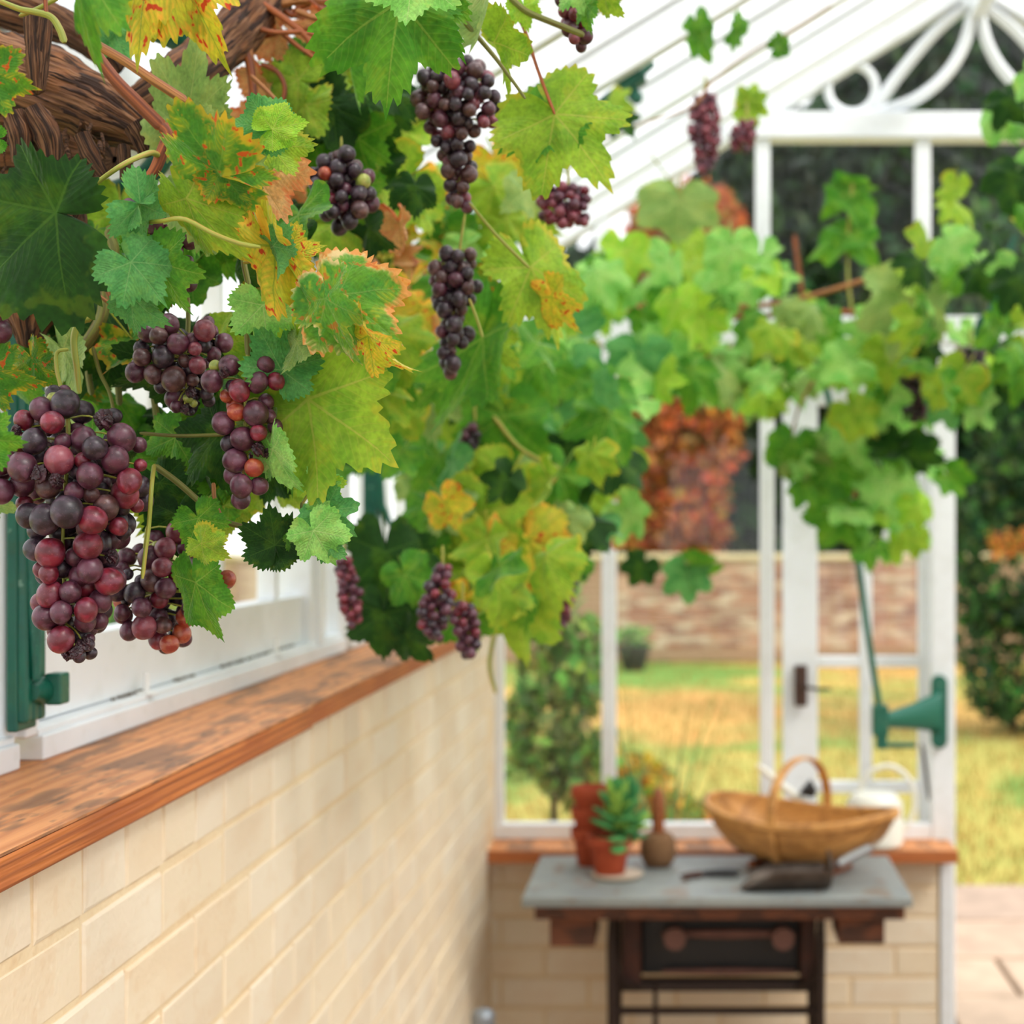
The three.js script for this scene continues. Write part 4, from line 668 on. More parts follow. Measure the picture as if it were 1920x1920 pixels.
for (let i = 0; i < 40; i++) { const x = rr(0, 205), y = rr(200, 330), l = rr(18, 55); part('bark_strip', tube(px2([[x, y], [x + rr(-10, 10), y + l * 0.5, rr(-0.015, 0.005)], [x + rr(-14, 14), y + l, rr(-0.02, 0.01)]], 1.44 + rr(0, 0.05)), rr(0.0012, 0.0035), 0.0006, 8, 6), M.bark, vineA); }
// canes and stalks near the eye
cane(vineA, [[170, 88], [215, 148], [260, 194], [306, 240]], 11, 13, 1.40, M.caneRed);
cane(vineA, [[178, 82], [230, 112], [290, 152], [350, 191]], 9, 9.5, 1.38, M.caneTan);
cane(vineA, [[304, 236], [316, 250], [304, 286], [288, 322], [258, 356]], 13, 9, 1.37, M.caneRed);
cane(vineA, [[320, 242], [390, 274], [450, 304]], 9, 7, 1.39, M.caneRed);
cane(vineA, [[-20, -6], [40, 18], [62, 22], [96, 32], [112, 55], [121, 80]], 5, 7, 1.36, M.shoot, 'shoot');
cane(vineA, [[36, 30], [62, 20], [110, -4]], 4, 4, 1.37, M.shoot, 'shoot'); cane(vineA, [[87, 26], [84, -8]], 4, 4, 1.36, M.caneRed, 'shoot');
cane(vineA, [[296, 290, 0.1], [276, 288, 0.04], [225, 312], [188, 338], [120, 392]], 6.5, 4, 1.27, M.shoot, 'stalk');
cane(vineA, [[232, 428], [206, 432], [214, 470], [198, 530], [192, 590], [172, 630], [152, 656]], 9, 12, 1.44, M.caneOlive);
cane(vineA, [[172, 596], [150, 604], [139, 632], [144, 690], [149, 738]], 7, 5, 1.36, M.shoot, 'stalk');
cane(vineA, [[128, 655], [108, 660], [106, 690], [113, 722], [117, 742]], 3.5, 3.5, 1.3, M.shoot, 'stalk');
cane(vineA, [[226, 655], [222, 700], [224, 760]], 7, 6, 1.5, M.caneOlive); cane(vineA, [[174, 650], [188, 700], [205, 735], [215, 780]], 4, 3, 1.42, M.caneOlive, 'stalk'); cane(vineA, [[286, 728], [292, 770], [299, 815]], 6, 6, 1.5, M.caneOlive); cane(vineA, [[167, 640], [166, 700], [172, 740]], 6, 6, 1.48, M.caneOlive);
cane(vineA, [[200, 545], [215, 570], [232, 560], [262, 545]], 4, 3, 1.38, M.caneTan, 'shoot'); cane(vineA, [[160, 535], [200, 565], [222, 582]], 3, 4, 1.36, M.caneTan, 'shoot');
cane(vineA, [[463, 372], [458, 430], [457, 490], [466, 540], [463, 610], [465, 668]], 5.5, 5.5, 1.29, M.caneOlive, 'stalk');
cane(vineA, [[456, 492], [485, 490], [512, 499]], 4, 4, 1.27, M.shoot, 'stalk'); cane(vineA, [[352, 556], [353, 600], [351, 645]], 4.5, 4.5, 1.38, M.caneOlive, 'stalk');
cane(vineA, [[214, 436, 0.25], [232, 426, 0.2], [262, 418, 0.1], [300, 415, 0.03], [350, 412], [400, 438], [455, 458], [488, 463]], 3.6, 4.6, 1.17, M.shoot, 'stalk');
cane(vineA, [[580, 748], [548, 755], [500, 772]], 6.5, 6.5, 1.32, M.shoot, 'stalk');
cane(vineA, [[262, 812], [330, 817], [425, 815]], 3.5, 3.5, 1.36, M.caneOlive, 'shoot'); cane(vineA, [[288, 872], [330, 902], [385, 950], [418, 976], [470, 990], [530, 996], [556, 984], [568, 962], [566, 942]], 6, 5, 1.33, M.caneOlive, 'shoot');
cane(vineA, [[566, 945], [580, 925], [598, 908]], 3, 2.5, 1.33, M.shoot, 'stalk'); cane(vineA, [[545, 995], [575, 1008], [600, 1010]], 3, 3, 1.32, M.shoot, 'stalk'); cane(vineA, [[540, 998], [580, 985], [606, 970]], 2.5, 2.5, 1.32, M.shoot, 'stalk');
cane(vineA, [[400, 905], [403, 940], [414, 968]], 4, 4, 1.34, M.caneTan, 'shoot'); cane(vineA, [[289, 872, 0.045], [284, 915], [279, 985], [272, 1040], [267, 1085]], 4.5, 4, 1.285, M.shoot, 'stalk');
// dry canes at the top
for (let i = 0; i < 26; i++) { const x = rr(440, 640), y = rr(-20, 90), a = rr(-0.5, 0.9), l = rr(50, 130); cane(vineA, [[x, y], [x + l * 0.5 * Math.cos(a) + rr(-8, 8), y + l * 0.5 * Math.sin(a) + rr(-8, 8)], [x + l * Math.cos(a), y + l * Math.sin(a)]], rr(3, 7), rr(2, 5), rr(1.7, 1.95), M[pick(['caneRed', 'caneTan', 'caneRed'])]); }
for (const [x, y, a] of [[500, 150, 100], [520, 60, 70], [610, 60, 120], [470, 230, 80], [560, 330, 70], [545, 560, 100], [520, 610, 80], [750, 420, 90]]) heroLeaf(vineA, x, y, 60, a, 'salmon', 1.75, { wave: 0.2, fold: 0.4, curl: 0.3, roll: 30 });
for (const [pts, r, m] of [[[[425, -12], [446, 30], [452, 75], [468, 120], [478, 205]], 9, 'caneRed'], [[[444, 25], [462, 70], [474, 140], [470, 200]], 7, 'caneTan'], [[[490, 5], [540, 40], [575, 70], [592, 100]], 7, 'caneRed'], [[[478, 22], [560, 2], [660, 8]], 8, 'caneTan'], [[[555, 20], [600, 35], [650, 26]], 6, 'caneTan'], [[[575, 62], [640, 74]], 4, 'caneRed'], [[[470, 142], [500, 170], [528, 200]], 5, 'caneTan'], [[[490, 120], [520, 135], [534, 165], [520, 225]], 5, 'caneRed'], [[[455, 100], [490, 128], [505, 150]], 4, 'caneRed'], [[[510, -5], [550, 30], [560, 15], [620, -4]], 6, 'caneRed'], [[[590, 45], [625, 40], [650, 50]], 4, 'caneTan'], [[[290, 110], [330, 125], [350, 150]], 3, 'caneRed'], [[[380, 90], [420, 60], [450, 62]], 3, 'caneTan']]) cane(vineA, pts, r, r * 0.85, 1.72 + rr(-0.06, 0.06), M[m]);
// ---------------------------------------------------------------- leaves near the eye
const H = (px, py, s, a, k, z, o) => heroLeaf(vineA, px, py, s, a, k, z, { stalk: 0, ...o });
H(102, 398, 205, 192, 'dark', 1.2, { lobe: 0.04, cup: 0.1, fold: 0.1, asym: -0.34, wide: 1.05, pitch: -5, roll: -8 });
H(282, -78, 196, 98, 'autumn', 1.17, { lobe: 0.16, fold: -0.1, wide: 0.7, pitch: 8, droop: 0.06 }); H(330, -70, 196, 66, 'autumn', 1.175, { lobe: 0.14, wide: 0.62, droop: 0.06 });
H(146, -80, 196, 90, 'green', 1.05, { fold: -0.3, roll: 20, pitch: 10, wide: 0.33, lobe: 0.02 }); H(172, 0, 70, 60, 'teal', 1.1, { wide: 0.5, roll: 30 });
H(196, 20, 66, 40, 'teal', 1.5, { pitch: 20 }); H(215, 60, 60, 70, 'teal', 1.5, {});
H(-22, 140, 84, 18, 'mottled', 1.15, { roll: 15, lobe: 0.14 });
H(-10, 262, 40, 170, 'green', 1.3, {});
H(411, 320, 148, 194, 'mottled', 1.19, { lobe: 0.14, fold: -0.06, pitch: -8, roll: -48, wide: 1.0, asym: 0.06, droop: 0.1 }); H(414, 320, 96, 12, 'mottled', 1.192, { lobe: 0.1, wide: 0.85, roll: 20, fold: 0.1 });
H(352, 222, 152, -78, 'pale', 1.45, { side: -1, lobe: 0.2, fold: -0.18, pitch: 10, roll: 18, wide: 0.62 }); H(362, 220, 100, -38, 'pale', 1.46, { side: -1, lobe: 0.1, wide: 0.6 });
H(362, 232, 92, 15, 'pale', 1.43, { side: -1, lobe: 0.1, pitch: 10, roll: 30, fold: -0.1, wide: 0.7 });
H(506, 240, 74, 188, 'teal', 1.26, { lobe: 0.02, teeth: 0.1, pitch: 10 }); H(511, 243, 64, -18, 'lime', 1.25, { lobe: 0.02, teeth: 0.09, tooth: 7, wide: 0.9 });
H(470, 262, 52, 95, 'fresh', 1.27, { lobe: 0.05, roll: 35 }); H(505, 266, 86, 58, 'light', 1.3, { lobe: 0.06, roll: -20, side: -1 });
H(470, 312, 118, 52, 'salmon', 1.33, { lobe: 0.1, roll: -25, fold: 0.12 }); H(440, 262, 44, 120, 'salmon', 1.34, { roll: 30 });
H(262, 382, 92, 18, 'teal', 1.2, { pitch: -62, lobe: 0.08, fold: -0.2 }); H(258, 384, 60, 195, 'teal', 1.2, { pitch: -55, roll: 20, fold: -0.2 });
H(350, 372, 150, 52, 'light', 1.205, { lobe: 0.0, teeth: 0.12, roll: 14, fold: -0.18, wide: 0.52 });
H(386, 352, 142, 36, 'pale', 1.29, { side: -1, lobe: 0.1, pitch: 4, roll: 12, wide: 1.05 }); H(430, 380, 96, 78, 'pale', 1.31, { side: -1 });
H(246, 492, 92, 48, 'teal', 1.2, { lobe: 0.06, roll: -22, fold: 0.1 }); H(296, 492, 106, 68, 'green', 1.215, { lobe: 0.06, roll: 34, fold: -0.1 }); H(262, 470, 52, -30, 'green', 1.23, { roll: 20 });
H(246, 556, 80, 50, 'teal', 1.24, { lobe: 0.04, roll: 30, fold: 0.08 }); H(150, 520, 74, 172, 'teal', 1.3, { pitch: -55 }); H(160, 515, 30, -60, 'dark', 1.3, {});
H(634, 554, 140, 34, 'scorched', 1.24, { lobe: 0.1, roll: -18, pitch: 8, fold: 0.1, wave: 0.09, wide: 0.92, asym: -0.1 });
H(612, 560, 130, 72, 'scorched', 1.22, { lobe: 0.2, roll: 40, pitch: 8, fold: 0.16, wide: 0.85 });
H(690, 630, 108, 52, 'autumn', 1.23, { lobe: 0.12, roll: 62, fold: 0.3 });
H(516, 462, 198, 62, 'autumn', 1.25, { lobe: 0.2, roll: 20, fold: 0.4, wide: 0.4 }); H(512, 462, 62, 62, 'teal', 1.24, { fold: 0.5, roll: 45, side: -1 }); H(540, 480, 66, -20, 'autumn', 1.26, { fold: 0.2 });
H(578, 748, 222, 32, 'light', 1.3, { side: -1, lobe: 0.1, fold: -0.06, pitch: 6, roll: 10, wide: 0.92, wave: 0.05 }); H(580, 752, 150, 78, 'green', 1.315, { side: -1, lobe: 0.08, roll: -8 });
H(560, 752, 90, 130, 'pale', 1.33, { side: -1 });
H(493, 572, 80, 82, 'fresh', 1.27, { lobe: 0.12, roll: -20, tooth: 8 }); H(470, 576, 44, 190, 'green', 1.3, {});
H(528, 694, 92, -68, 'teal', 1.28, { fold: 0.35, curl: 0.15, roll: 20 }); H(556, 640, 62, 100, 'pale', 1.27, { side: -1, roll: 45, fold: 0.3 }); H(560, 660, 70, 98, 'green', 1.3, { roll: 30 });
H(412, 812, 118, 132, 'dark', 1.36, { lobe: 0.12, fold: -0.1, wave: 0.12, roll: 15 }); H(330, 820, 80, 110, 'green', 1.4, { roll: 20 });
H(508, 800, 92, 40, 'pale', 1.3, { roll: -30, fold: 0.2 }); H(512, 842, 88, 72, 'fresh', 1.28, { roll: 45, fold: 0.28 }); H(530, 830, 90, 70, 'dark', 1.33, {});
H(598, 905, 46, -62, 'fresh', 1.3, { lobe: 0.1, wave: 0.14, teeth: 0.1 }); H(606, 912, 44, 40, 'lime', 1.3, { wave: 0.12 }); H(610, 958, 70, 42, 'teal', 1.29, { lobe: 0.24, wave: 0.12, teeth: 0.09, tooth: 14 }); H(604, 950, 42, -70, 'fresh', 1.29, { lobe: 0.2 }); H(588, 995, 72, 62, 'fresh', 1.28, { lobe: 0.12, wave: 0.12, teeth: 0.09 }); H(612, 1010, 50, 50, 'teal', 1.285, { wave: 0.12, lobe: 0.2 });
H(516, 1022, 76, -98, 'dark', 1.31, { lobe: 0.14, roll: 12, side: -1 }); H(514, 1022, 70, -52, 'dark', 1.315, { lobe: 0.14, roll: -20, side: -1 }); H(552, 1010, 28, 70, 'green', 1.31, {});
H(368, 1092, 116, 78, 'green', 1.31, { lobe: 0.02, tooth: 6.5, teeth: 0.09, roll: 16, wide: 0.62, fold: -0.06 }); H(378, 1018, 54, 40, 'light', 1.25, { roll: 20, lobe: 0.05 }); H(372, 972, 66, 62, 'green', 1.3, { lobe: 0.2 }); H(300, 905, 80, 60, 'dark', 1.38, {}); H(330, 965, 84, 100, 'dark', 1.38, {});
H(-34, 822, 74, 8, 'green', 1.12, { lobe: 0.1, roll: 12 }); H(-30, 690, 96, 25, 'mottled', 1.3, { roll: 30, lobe: 0.1 }); H(-20, 940, 50, 20, 'pale', 1.4, {}); H(60, 672, 70, 60, 'mottled', 1.34, { roll: 30 }); H(118, 655, 92, 60, 'pale', 1.42, { roll: 40, side: -1 });
H(750, 2, 196, 99, 'green', 1.32, { lobe: 0.17, asym: 0.16, pitch: 6, wide: 0.98, fold: -0.06, tooth: 7.5 }); H(790, -16, 140, 58, 'green', 1.325, { lobe: 0.1, wide: 0.6, tooth: 7.5 }); H(772, -52, 110, 92, 'fresh', 1.26, { side: -1, lobe: 0.08, tooth: 8, wide: 1.1 }); H(700, 10, 80, 175, 'green', 1.33, {});
H(1040, 214, 158, 48, 'light', 1.52, { lobe: 0.2, pitch: 6, roll: -12, wide: 1.02, fold: -0.08 }); H(1042, 218, 120, 160, 'green', 1.54, { lobe: 0.1, roll: 30 }); cane(vineA, [[960, 8], [985, 60], [1008, 130], [1040, 214]], 3.5, 3.5, 1.52, M.caneRed, 'stalk');
cane(vineA, [[955, -6], [985, 20], [1030, 40], [1060, 52], [1095, 66]], 6, 6, 1.5, M.caneOlive, 'shoot'); cane(vineA, [[870, 40], [905, 80], [930, 110], [960, 150], [985, 185]], 5, 3, 1.42, M.caneOlive, 'shoot');
H(918, -30, 130, 92, 'pale', 1.42, { fold: -0.5, roll: 55, side: -1 }); H(925, 80, 110, 62, 'light', 1.44, { fold: 0.5, roll: 60, side: -1, wide: 0.7 }); H(982, 12, 44, 80, 'lime', 1.5, {}); H(1085, -32, 72, 78, 'fresh', 1.5, { pitch: 15, roll: 20 }); H(1100, 10, 48, 98, 'green', 1.5, { roll: 50 }); H(1135, -8, 50, 62, 'light', 1.55, { roll: 55 });
H(996, 500, 150, 66, 'light', 1.72, { lobe: 0.16, roll: -26, fold: -0.1, wide: 0.8 }); H(1034, 556, 84, 60, 'autumn', 1.71, { roll: 40, wide: 0.7 }); cane(vineA, [[880, 380], [930, 440], [992, 502]], 3, 3.5, 1.63, M.shoot, 'stalk');
H(904, 632, 196, 108, 'green', 1.85, { lobe: 0.1, roll: 22, side: -1, fold: -0.12, wide: 0.55 }); H(908, 632, 90, 40, 'light', 1.88, { side: -1, wide: 0.7 }); cane(vineA, [[880, 560], [895, 600], [905, 632]], 3, 3, 1.62, M.shoot, 'stalk');
H(574, 196, 92, 110, 'light', 1.72, { roll: 30 }); H(590, 190, 110, 55, 'dark', 1.74, { roll: -20 }); H(560, 150, 80, 200, 'light', 1.72, {}); H(655, 80, 120, 95, 'green', 1.6, { fold: -0.5, roll: 60 });
console.log('near leaves done');
// ---------------------------------------------------------------- loose foliage
const gap = (x, y) => (x > 650 && x < 770 && y > 860 && y < 1040) || (x > 1090 && x < 1200 && y > 585 && y < 660) || (x > 1190 && x < 1400 && y > 770 && y < 1000);
const keepClear = (x, y) => x < 150 && y > 560;
fill(vineA, 64, 150, 560, 380, 860, 1.42, 1.62, 0.03, 0.055, ['dark', 'green', 'green', 'dark', 'mottled', 'light'], { not: keepClear });
fill(vineA, 16, 300, 560, 760, 960, 1.42, 1.5, 0.028, 0.045, ['dark', 'green', 'green', 'light']);
fill(vineA, 40, 530, 780, 110, 470, 1.7, 2.2, 0.035, 0.06, ['dark', 'dark', 'green', 'light', 'green']);
fill(vineA, 10, 0, 200, 480, 720, 1.5, 1.58, 0.03, 0.05, ['dark', 'green', 'mottled']);
fill(vineB, 64, 690, 1010, 330, 760, 2.1, 2.9, 0.04, 0.07, ['green', 'light', 'fresh', 'light', 'green', 'pale', 'mottled', 'autumn']);
fill(vineB, 16, 700, 860, 420, 640, 1.9, 2.3, 0.035, 0.055, ['salmon', 'autumn', 'salmon', 'light', 'salmon']);
fill(vineB, 90, 760, 1180, 600, 1120, 2.4, 3.5, 0.045, 0.08, ['green', 'green', 'dark', 'light', 'pale', 'green', 'teal'], { ell: true, not: gap });
fill(vineB, 34, 690, 1060, 880, 1150, 2.2, 2.8, 0.04, 0.07, ['dark', 'green', 'light', 'light', 'autumn', 'pale'], { ell: true, not: gap });
fill(vineB, 18, 560, 760, 620, 900, 1.9, 2.6, 0.04, 0.06, ['dark', 'green', 'light', 'green'], { not: gap });
fill(vineC, 60, 1080, 1480, 440, 700, 3.3, 4.2, 0.05, 0.085, ['fresh', 'lime', 'lime', 'fresh', 'fresh', 'green', 'light'], { ell: true, not: gap });
fill(vineC, 38, 980, 1260, 560, 1000, 3.1, 3.9, 0.05, 0.085, ['fresh', 'fresh', 'teal', 'light', 'lime'], { ell: true, not: gap });
fill(vineC, 52, 1240, 1880, 560, 770, 3.6, 4.3, 0.05, 0.085, ['green', 'fresh', 'fresh', 'pale', 'light', 'lime'], { ell: true, not: gap });
fill(vineC, 34, 1450, 1790, 740, 1030, 3.9, 4.3, 0.045, 0.08, ['green', 'fresh', 'green', 'lime', 'fresh', 'dark'], { ell: true });
fill(vineD, 52, 1690, 1990, 330, 760, 3.1, 3.9, 0.05, 0.08, ['dark', 'green', 'green', 'light', 'fresh'], { ell: true });
fill(vineD, 22, 1880, 1990, 120, 420, 2.8, 3.3, 0.05, 0.075, ['dark', 'green', 'fresh']);
const G = (v, px, py, s, a, k, z, o) => heroLeaf(v, px, py, s, a, k, z, { na: 90, nr: 6, ...o });
// single leaves that stand out farther back
G(vineB, 722, 1036, 130, 92, 'dark', 2.2, { roll: -20, wide: 0.72 }); G(vineB, 760, 1078, 84, 62, 'green', 2.15, { pitch: 20, wide: 0.8 }); G(vineB, 720, 1150, 90, 95, 'dark', 2.15, {}); G(vineB, 762, 1188, 70, 60, 'dark', 2.15, { roll: 30 }); G(vineB, 765, 1040, 64, 20, 'dark', 2.25, {});
G(vineB, 905, 960, 130, 96, 'light', 2.4, { roll: 20 }); G(vineB, 990, 1010, 120, 70, 'autumn', 2.4, { roll: -20 }); G(vineB, 1000, 1060, 110, 62, 'light', 2.42, { side: -1 }); G(vineB, 975, 1120, 130, 98, 'light', 2.45, { roll: 30 }); G(vineB, 950, 900, 100, 120, 'light', 2.45, {}); G(vineB, 930, 300, 90, 60, 'autumn', 2.3, { roll: 20 }); 
G(vineB, 1000, 690, 80, 90, 'teal', 2.7, { pitch: 10 }); G(vineB, 945, 780, 120, 95, 'green', 2.5, {}); G(vineB, 1150, 1005, 42, -60, 'salmon', 3.3, {});
cane(vineB, [[925, 780], [975, 840], [1050, 880]], 5, 4, 2.5, M.shoot, 'shoot'); cane(vineB, [[945, 975], [990, 940], [1045, 895]], 4, 4, 2.45, M.shoot, 'stalk'); cane(vineB, [[935, 1050], [928, 1180], [918, 1250], [930, 1300]], 6, 4, 2.9, M.shoot, 'shoot');
cane(vineB, [[690, 480], [740, 540], [790, 620]], 7, 6, 2.1, M.caneTan); cane(vineB, [[720, 420], [760, 470], [830, 560]], 6, 5, 2.2, M.caneRed); cane(vineB, [[600, 180], [660, 80], [668, 220], [655, 320]], 5, 4, 1.9, M.caneOlive, 'shoot');
G(vineC, 1275, 375, 78, 92, 'pale', 3.6, { wide: 1.35, droop: 0.3, fold: -0.2, lobe: 0.05 }); G(vineC, 1200, 660, 66, 90, 'teal', 3.3, { wide: 1.3 }); G(vineC, 1235, 715, 60, 5, 'lime', 3.3, { pitch: 50 }); G(vineC, 1150, 790, 80, 45, 'teal', 3.3, { roll: 50 }); G(vineC, 1370, 700, 66, 95, 'pale', 3.9, {}); G(vineC, 1440, 700, 66, 100, 'green', 3.9, {});
G(vineC, 1205, 1060, 48, 120, 'dark', 3.9, {}); G(vineC, 1290, 1075, 62, 88, 'teal', 3.9, {}); G(vineC, 1300, 1060, 56, 20, 'green', 3.9, { roll: 50 }); G(vineC, 1485, 835, 70, 100, 'green', 4.0, { roll: 30 }); G(vineC, 1510, 850, 66, 85, 'pale', 4.0, {}); G(vineC, 1605, 800, 86, 80, 'fresh', 3.95, {}); G(vineC, 1580, 960, 80, 120, 'green', 4.0, {}); G(vineC, 1715, 1010, 40, 88, 'light', 4.0, {}); G(vineC, 1560, 870, 80, 70, 'green', 4.0, {}); G(vineC, 1660, 900, 80, 70, 'fresh', 4.0, {});
G(vineC, 1705, 560, 120, 100, 'pale', 3.6, { roll: -20 }); G(vineC, 1665, 660, 70, 90, 'light', 3.7, {}); G(vineC, 1780, 750, 60, 80, 'teal', 3.8, {}); G(vineC, 1400, 200, 46, 10, 'light', 3.5, { lobe: 0.25 }); G(vineC, 1410, 190, 40, -80, 'light', 3.5, {});
for (const [x, y, a, s, r] of [[1592, 360, 145, 70, 20], [1594, 372, 42, 92, -25], [1592, 438, 158, 92, 30], [1594, 440, 38, 84, -20], [1590, 345, 20, 58, 40]]) G(vineC, x, y, s, a, 'green', 4.1, { lobe: 0, wide: 0.5, teeth: 0.05, roll: r, droop: 0.3, stalk: 0.3 });
cane(vineC, [[1600, 330], [1592, 420], [1590, 520], [1600, 600]], 3, 3, 4.1, M.shoot, 'shoot');
cane(vineC, [[1230, 560], [1400, 575], [1500, 560], [1640, 520], [1720, 500], [1880, 510]], 5, 5, 3.9, M.caneTan); cane(vineC, [[1280, 600], [1480, 590], [1600, 585], [1740, 610]], 5, 5, 4.1, M.caneRed); cane(vineC, [[1490, 440], [1500, 520], [1510, 600]], 5, 5, 4.2, M.caneRed); cane(vineC, [[1540, 690], [1500, 760], [1475, 860]], 2.5, 2.5, 4.1, M.caneRed, 'shoot'); cane(vineC, [[1660, 520], [1600, 640], [1610, 820], [1600, 1015]], 5, 6, 4.2, M.caneRed);
for (const [x, y, a] of [[1308, 44, 70], [1318, 72, 84], [1384, 48, -80], [1380, 66, 110], [1462, 88, -100], [1456, 86, -40]]) G(vineC, x, y, x < 1350 ? 46 : 32, a, 'green', 3.0, { roll: 45, fold: 0.3, stalk: 0.2 });
cane(vineC, [[1300, 200], [1340, 150], [1420, 90], [1480, 60], [1560, 10]], 1.6, 1.6, 3.0, M.caneTan, 'shoot'); cane(vineC, [[1040, 300], [1180, 240], [1310, 192], [1330, 150]], 1.6, 1.6, 3.2, M.caneTan, 'shoot'); cane(vineC, [[1280, 370], [1250, 330], [1220, 290]], 1.6, 1.6, 3.5, M.shoot, 'stalk');
G(vineC, 1150, 195, 44, 20, 'light', 3.2, { pitch: 40 }); G(vineC, 1165, 220, 46, 60, 'dark', 3.2, { pitch: 30 });
console.log('foliage done');

// ---------------------------------------------------------------- grapes
const gK = { D: [[46, 28, 40], [30, 16, 26]], P: [[92, 42, 60], [60, 24, 38]], R: [[134, 30, 50], [90, 14, 30]], S: [[142, 66, 78], [108, 40, 54]], B: [[102, 64, 58], [68, 38, 38]], O: [[172, 74, 42], [146, 50, 36]], G: [[164, 170, 74], [132, 146, 64]], W: [[62, 26, 36], [36, 14, 22]] }, GM = {};
Object.entries(gK).forEach(([k, [a, b]], i) => {
  const t = tex(200, 200, (u, v) => { const n = fbm(u * 6, v * 5, 6, 5, 700 + i * 9), bl = smooth(0.48, 0.72, fbm(u * 9, v * 7, 9, 7, 703 + i * 9)), sp = smooth(0.9, 0.94, vn(u * 70, v * 48, 70, 48, 707 + i)); return c3(c3(c3(a, b, smooth(0.3, 0.7, n)), k === 'G' || k === 'O' ? [200, 170, 120] : [142, 118, 138], (k === 'W' ? 0.1 : 0.3) * bl), [206, 150, 120], 0.4 * sp); });
  GM[k] = new THREE.MeshPhysicalMaterial({ map: t, roughness: 0.42, clearcoat: k === 'W' ? 0 : 0.25, clearcoatRoughness: 0.3 });
});
const grapeGeo = [0, 1, 2].map((k) => { const g = new THREE.SphereGeometry(1, 26, 18), p = g.attributes.position; for (let i = 0; i < p.count; i++) { const x = p.getX(i), y = p.getY(i), z = p.getZ(i), s = 1 + 0.03 * Math.sin(3 * x + k) + 0.02 * Math.sin(4 * z + 2 * k) - (y > 0.9 ? 0.03 : 0); p.setXYZ(i, x * s, y * s * (1 + 0.05 * k), z * s); } g.computeVertexNormals(); return g; });
const grapeFar = new THREE.SphereGeometry(1, 14, 10);
const raisinGeo = [0, 1].map((k) => { const g = new THREE.IcosahedronGeometry(1, 9), p = g.attributes.position; for (let i = 0; i < p.count; i++) { const x = p.getX(i), y = p.getY(i), z = p.getZ(i), r = 0.78 + 0.5 * Math.abs(fbm(x * 2.2 + 9 + k * 5, y * 2.2 + z * 1.7 + 9, 0, 0, 801, 3) - 0.5) * 2 - 0.16 * Math.sin(7 * x + 5 * z * y + k); p.setXYZ(i, x * r, y * r * 1.1, z * r * 0.85); } const m = mergeGeometries([g]); m.computeVertexNormals(); return m; });
// the berries are given as [x, y, radius, kind, steps back] on the face of the bunch; their depth follows from the round of the bunch, and they are pushed apart in depth until they only touch
function bunch(label, z, list, stemPts, o = {}) {
  const k = z / F, top = P(stemPts[0][0], stemPts[0][1], z), g = thing('grape_bunch', label, 'grapes', 'bunches of grapes hanging from the vines', top);
  const items = list.map(([x, y, r, c, back]) => {
    const near = list.filter((q) => Math.abs(q[1] - y) < r * 2.2), lo = Math.min(...near.map((q) => q[0] - q[2])), hi = Math.max(...near.map((q) => q[0] + q[2])), hw = Math.max(r, (hi - lo) / 2), d = (x - (lo + hi) / 2) / hw;
    return { x, y, r, c, d: -Math.sqrt(Math.max(0, 1 - d * d)) * Math.max(0, hw - r) * 0.75 + (back ?? 0) * r * 1.5 };
  });
  for (const it of items) it.r *= 1.05;
  if (o.extra) for (const it of items.slice()) for (let e = rnd() < o.extra % 1 ? Math.ceil(o.extra) : Math.floor(o.extra); e > 0; e--) { const cx = list.filter((q) => Math.abs(q[1] - it.y) < it.r * 2.2), mx = cx.reduce((a, q) => a + q[0], 0) / cx.length; items.push({ ...it, x: mix(it.x, mx, rr(0.15, 0.5)) + rr(-0.6, 0.6) * it.r, y: it.y + rr(-0.8, 0.8) * it.r, r: it.r * rr(0.8, 1), d: it.r * (0.9 + 1.2 * e), c: pick(['D', 'P', 'D']), inner: true }); }
  for (let n = 0; n < 60; n++) for (let i = 0; i < items.length; i++) for (let j = i + 1; j < items.length; j++) {
    const a = items[i], b = items[j], dx = a.x - b.x, dy = a.y - b.y, need = (a.r + b.r) * 0.9, h2 = need * need - dx * dx - dy * dy; if (h2 <= 0) continue;
    const h = Math.sqrt(h2), dd = b.d - a.d; if (Math.abs(dd) < h) { const s = (h - Math.abs(dd)) * 0.5, q = dd >= 0 ? 1 : -1; a.d -= q * s * 0.5; b.d += q * s * 0.5; }
  }
  const stems = [], axis = curve(stemPts.map(([x, y, dz]) => P(x, y, z + (dz ?? 0)).sub(top)));
  stems.push(tube(axis.getPoints(10), mm(o.stem ?? 4, z), mm((o.stem ?? 4) * 0.5, z), 24, 8));
  const ax = axis.getPoints(30);
  for (const it of items) {
    const p = P(it.x, it.y, z + it.d * k).sub(top); p.z = -it.d * k; p.x = (it.x - stemPts[0][0]) * k; p.y = -(it.y - stemPts[0][1]) * k;
    const m = part(it.c === 'W' ? 'raisin' : 'grape', it.c === 'W' ? pick(raisinGeo) : o.far ? grapeFar : pick(grapeGeo), GM[it.c], g, p); m.scale.setScalar(it.r * k); m.rotation.set(rr(-0.5, 0.5), rr(0, 6.3), rr(-0.5, 0.5));
    if (o.far || it.inner) continue; let best = ax[0], bd = 9; for (const q of ax) { const d = q.distanceTo(p) + (q.y < p.y ? 0.01 : 0); if (d < bd) { bd = d; best = q; } }
    stems.push(tube([best, best.clone().lerp(p, 0.5).add(V(0, 0.003, 0)), p], mm(1.8, z), mm(1.8, z), 5, 5, false));
  }
  part('stem', merged(stems), M.shoot, g); return g;
}
const crop = (ox, oy, s, str) => str.trim().split(/\s*;\s*/).filter(Boolean).map((q) => { const [x, y, r, c, b] = q.split(/\s+/); return [ox + x / s, oy + y / s, r / s, c, +(b ?? 0)]; });
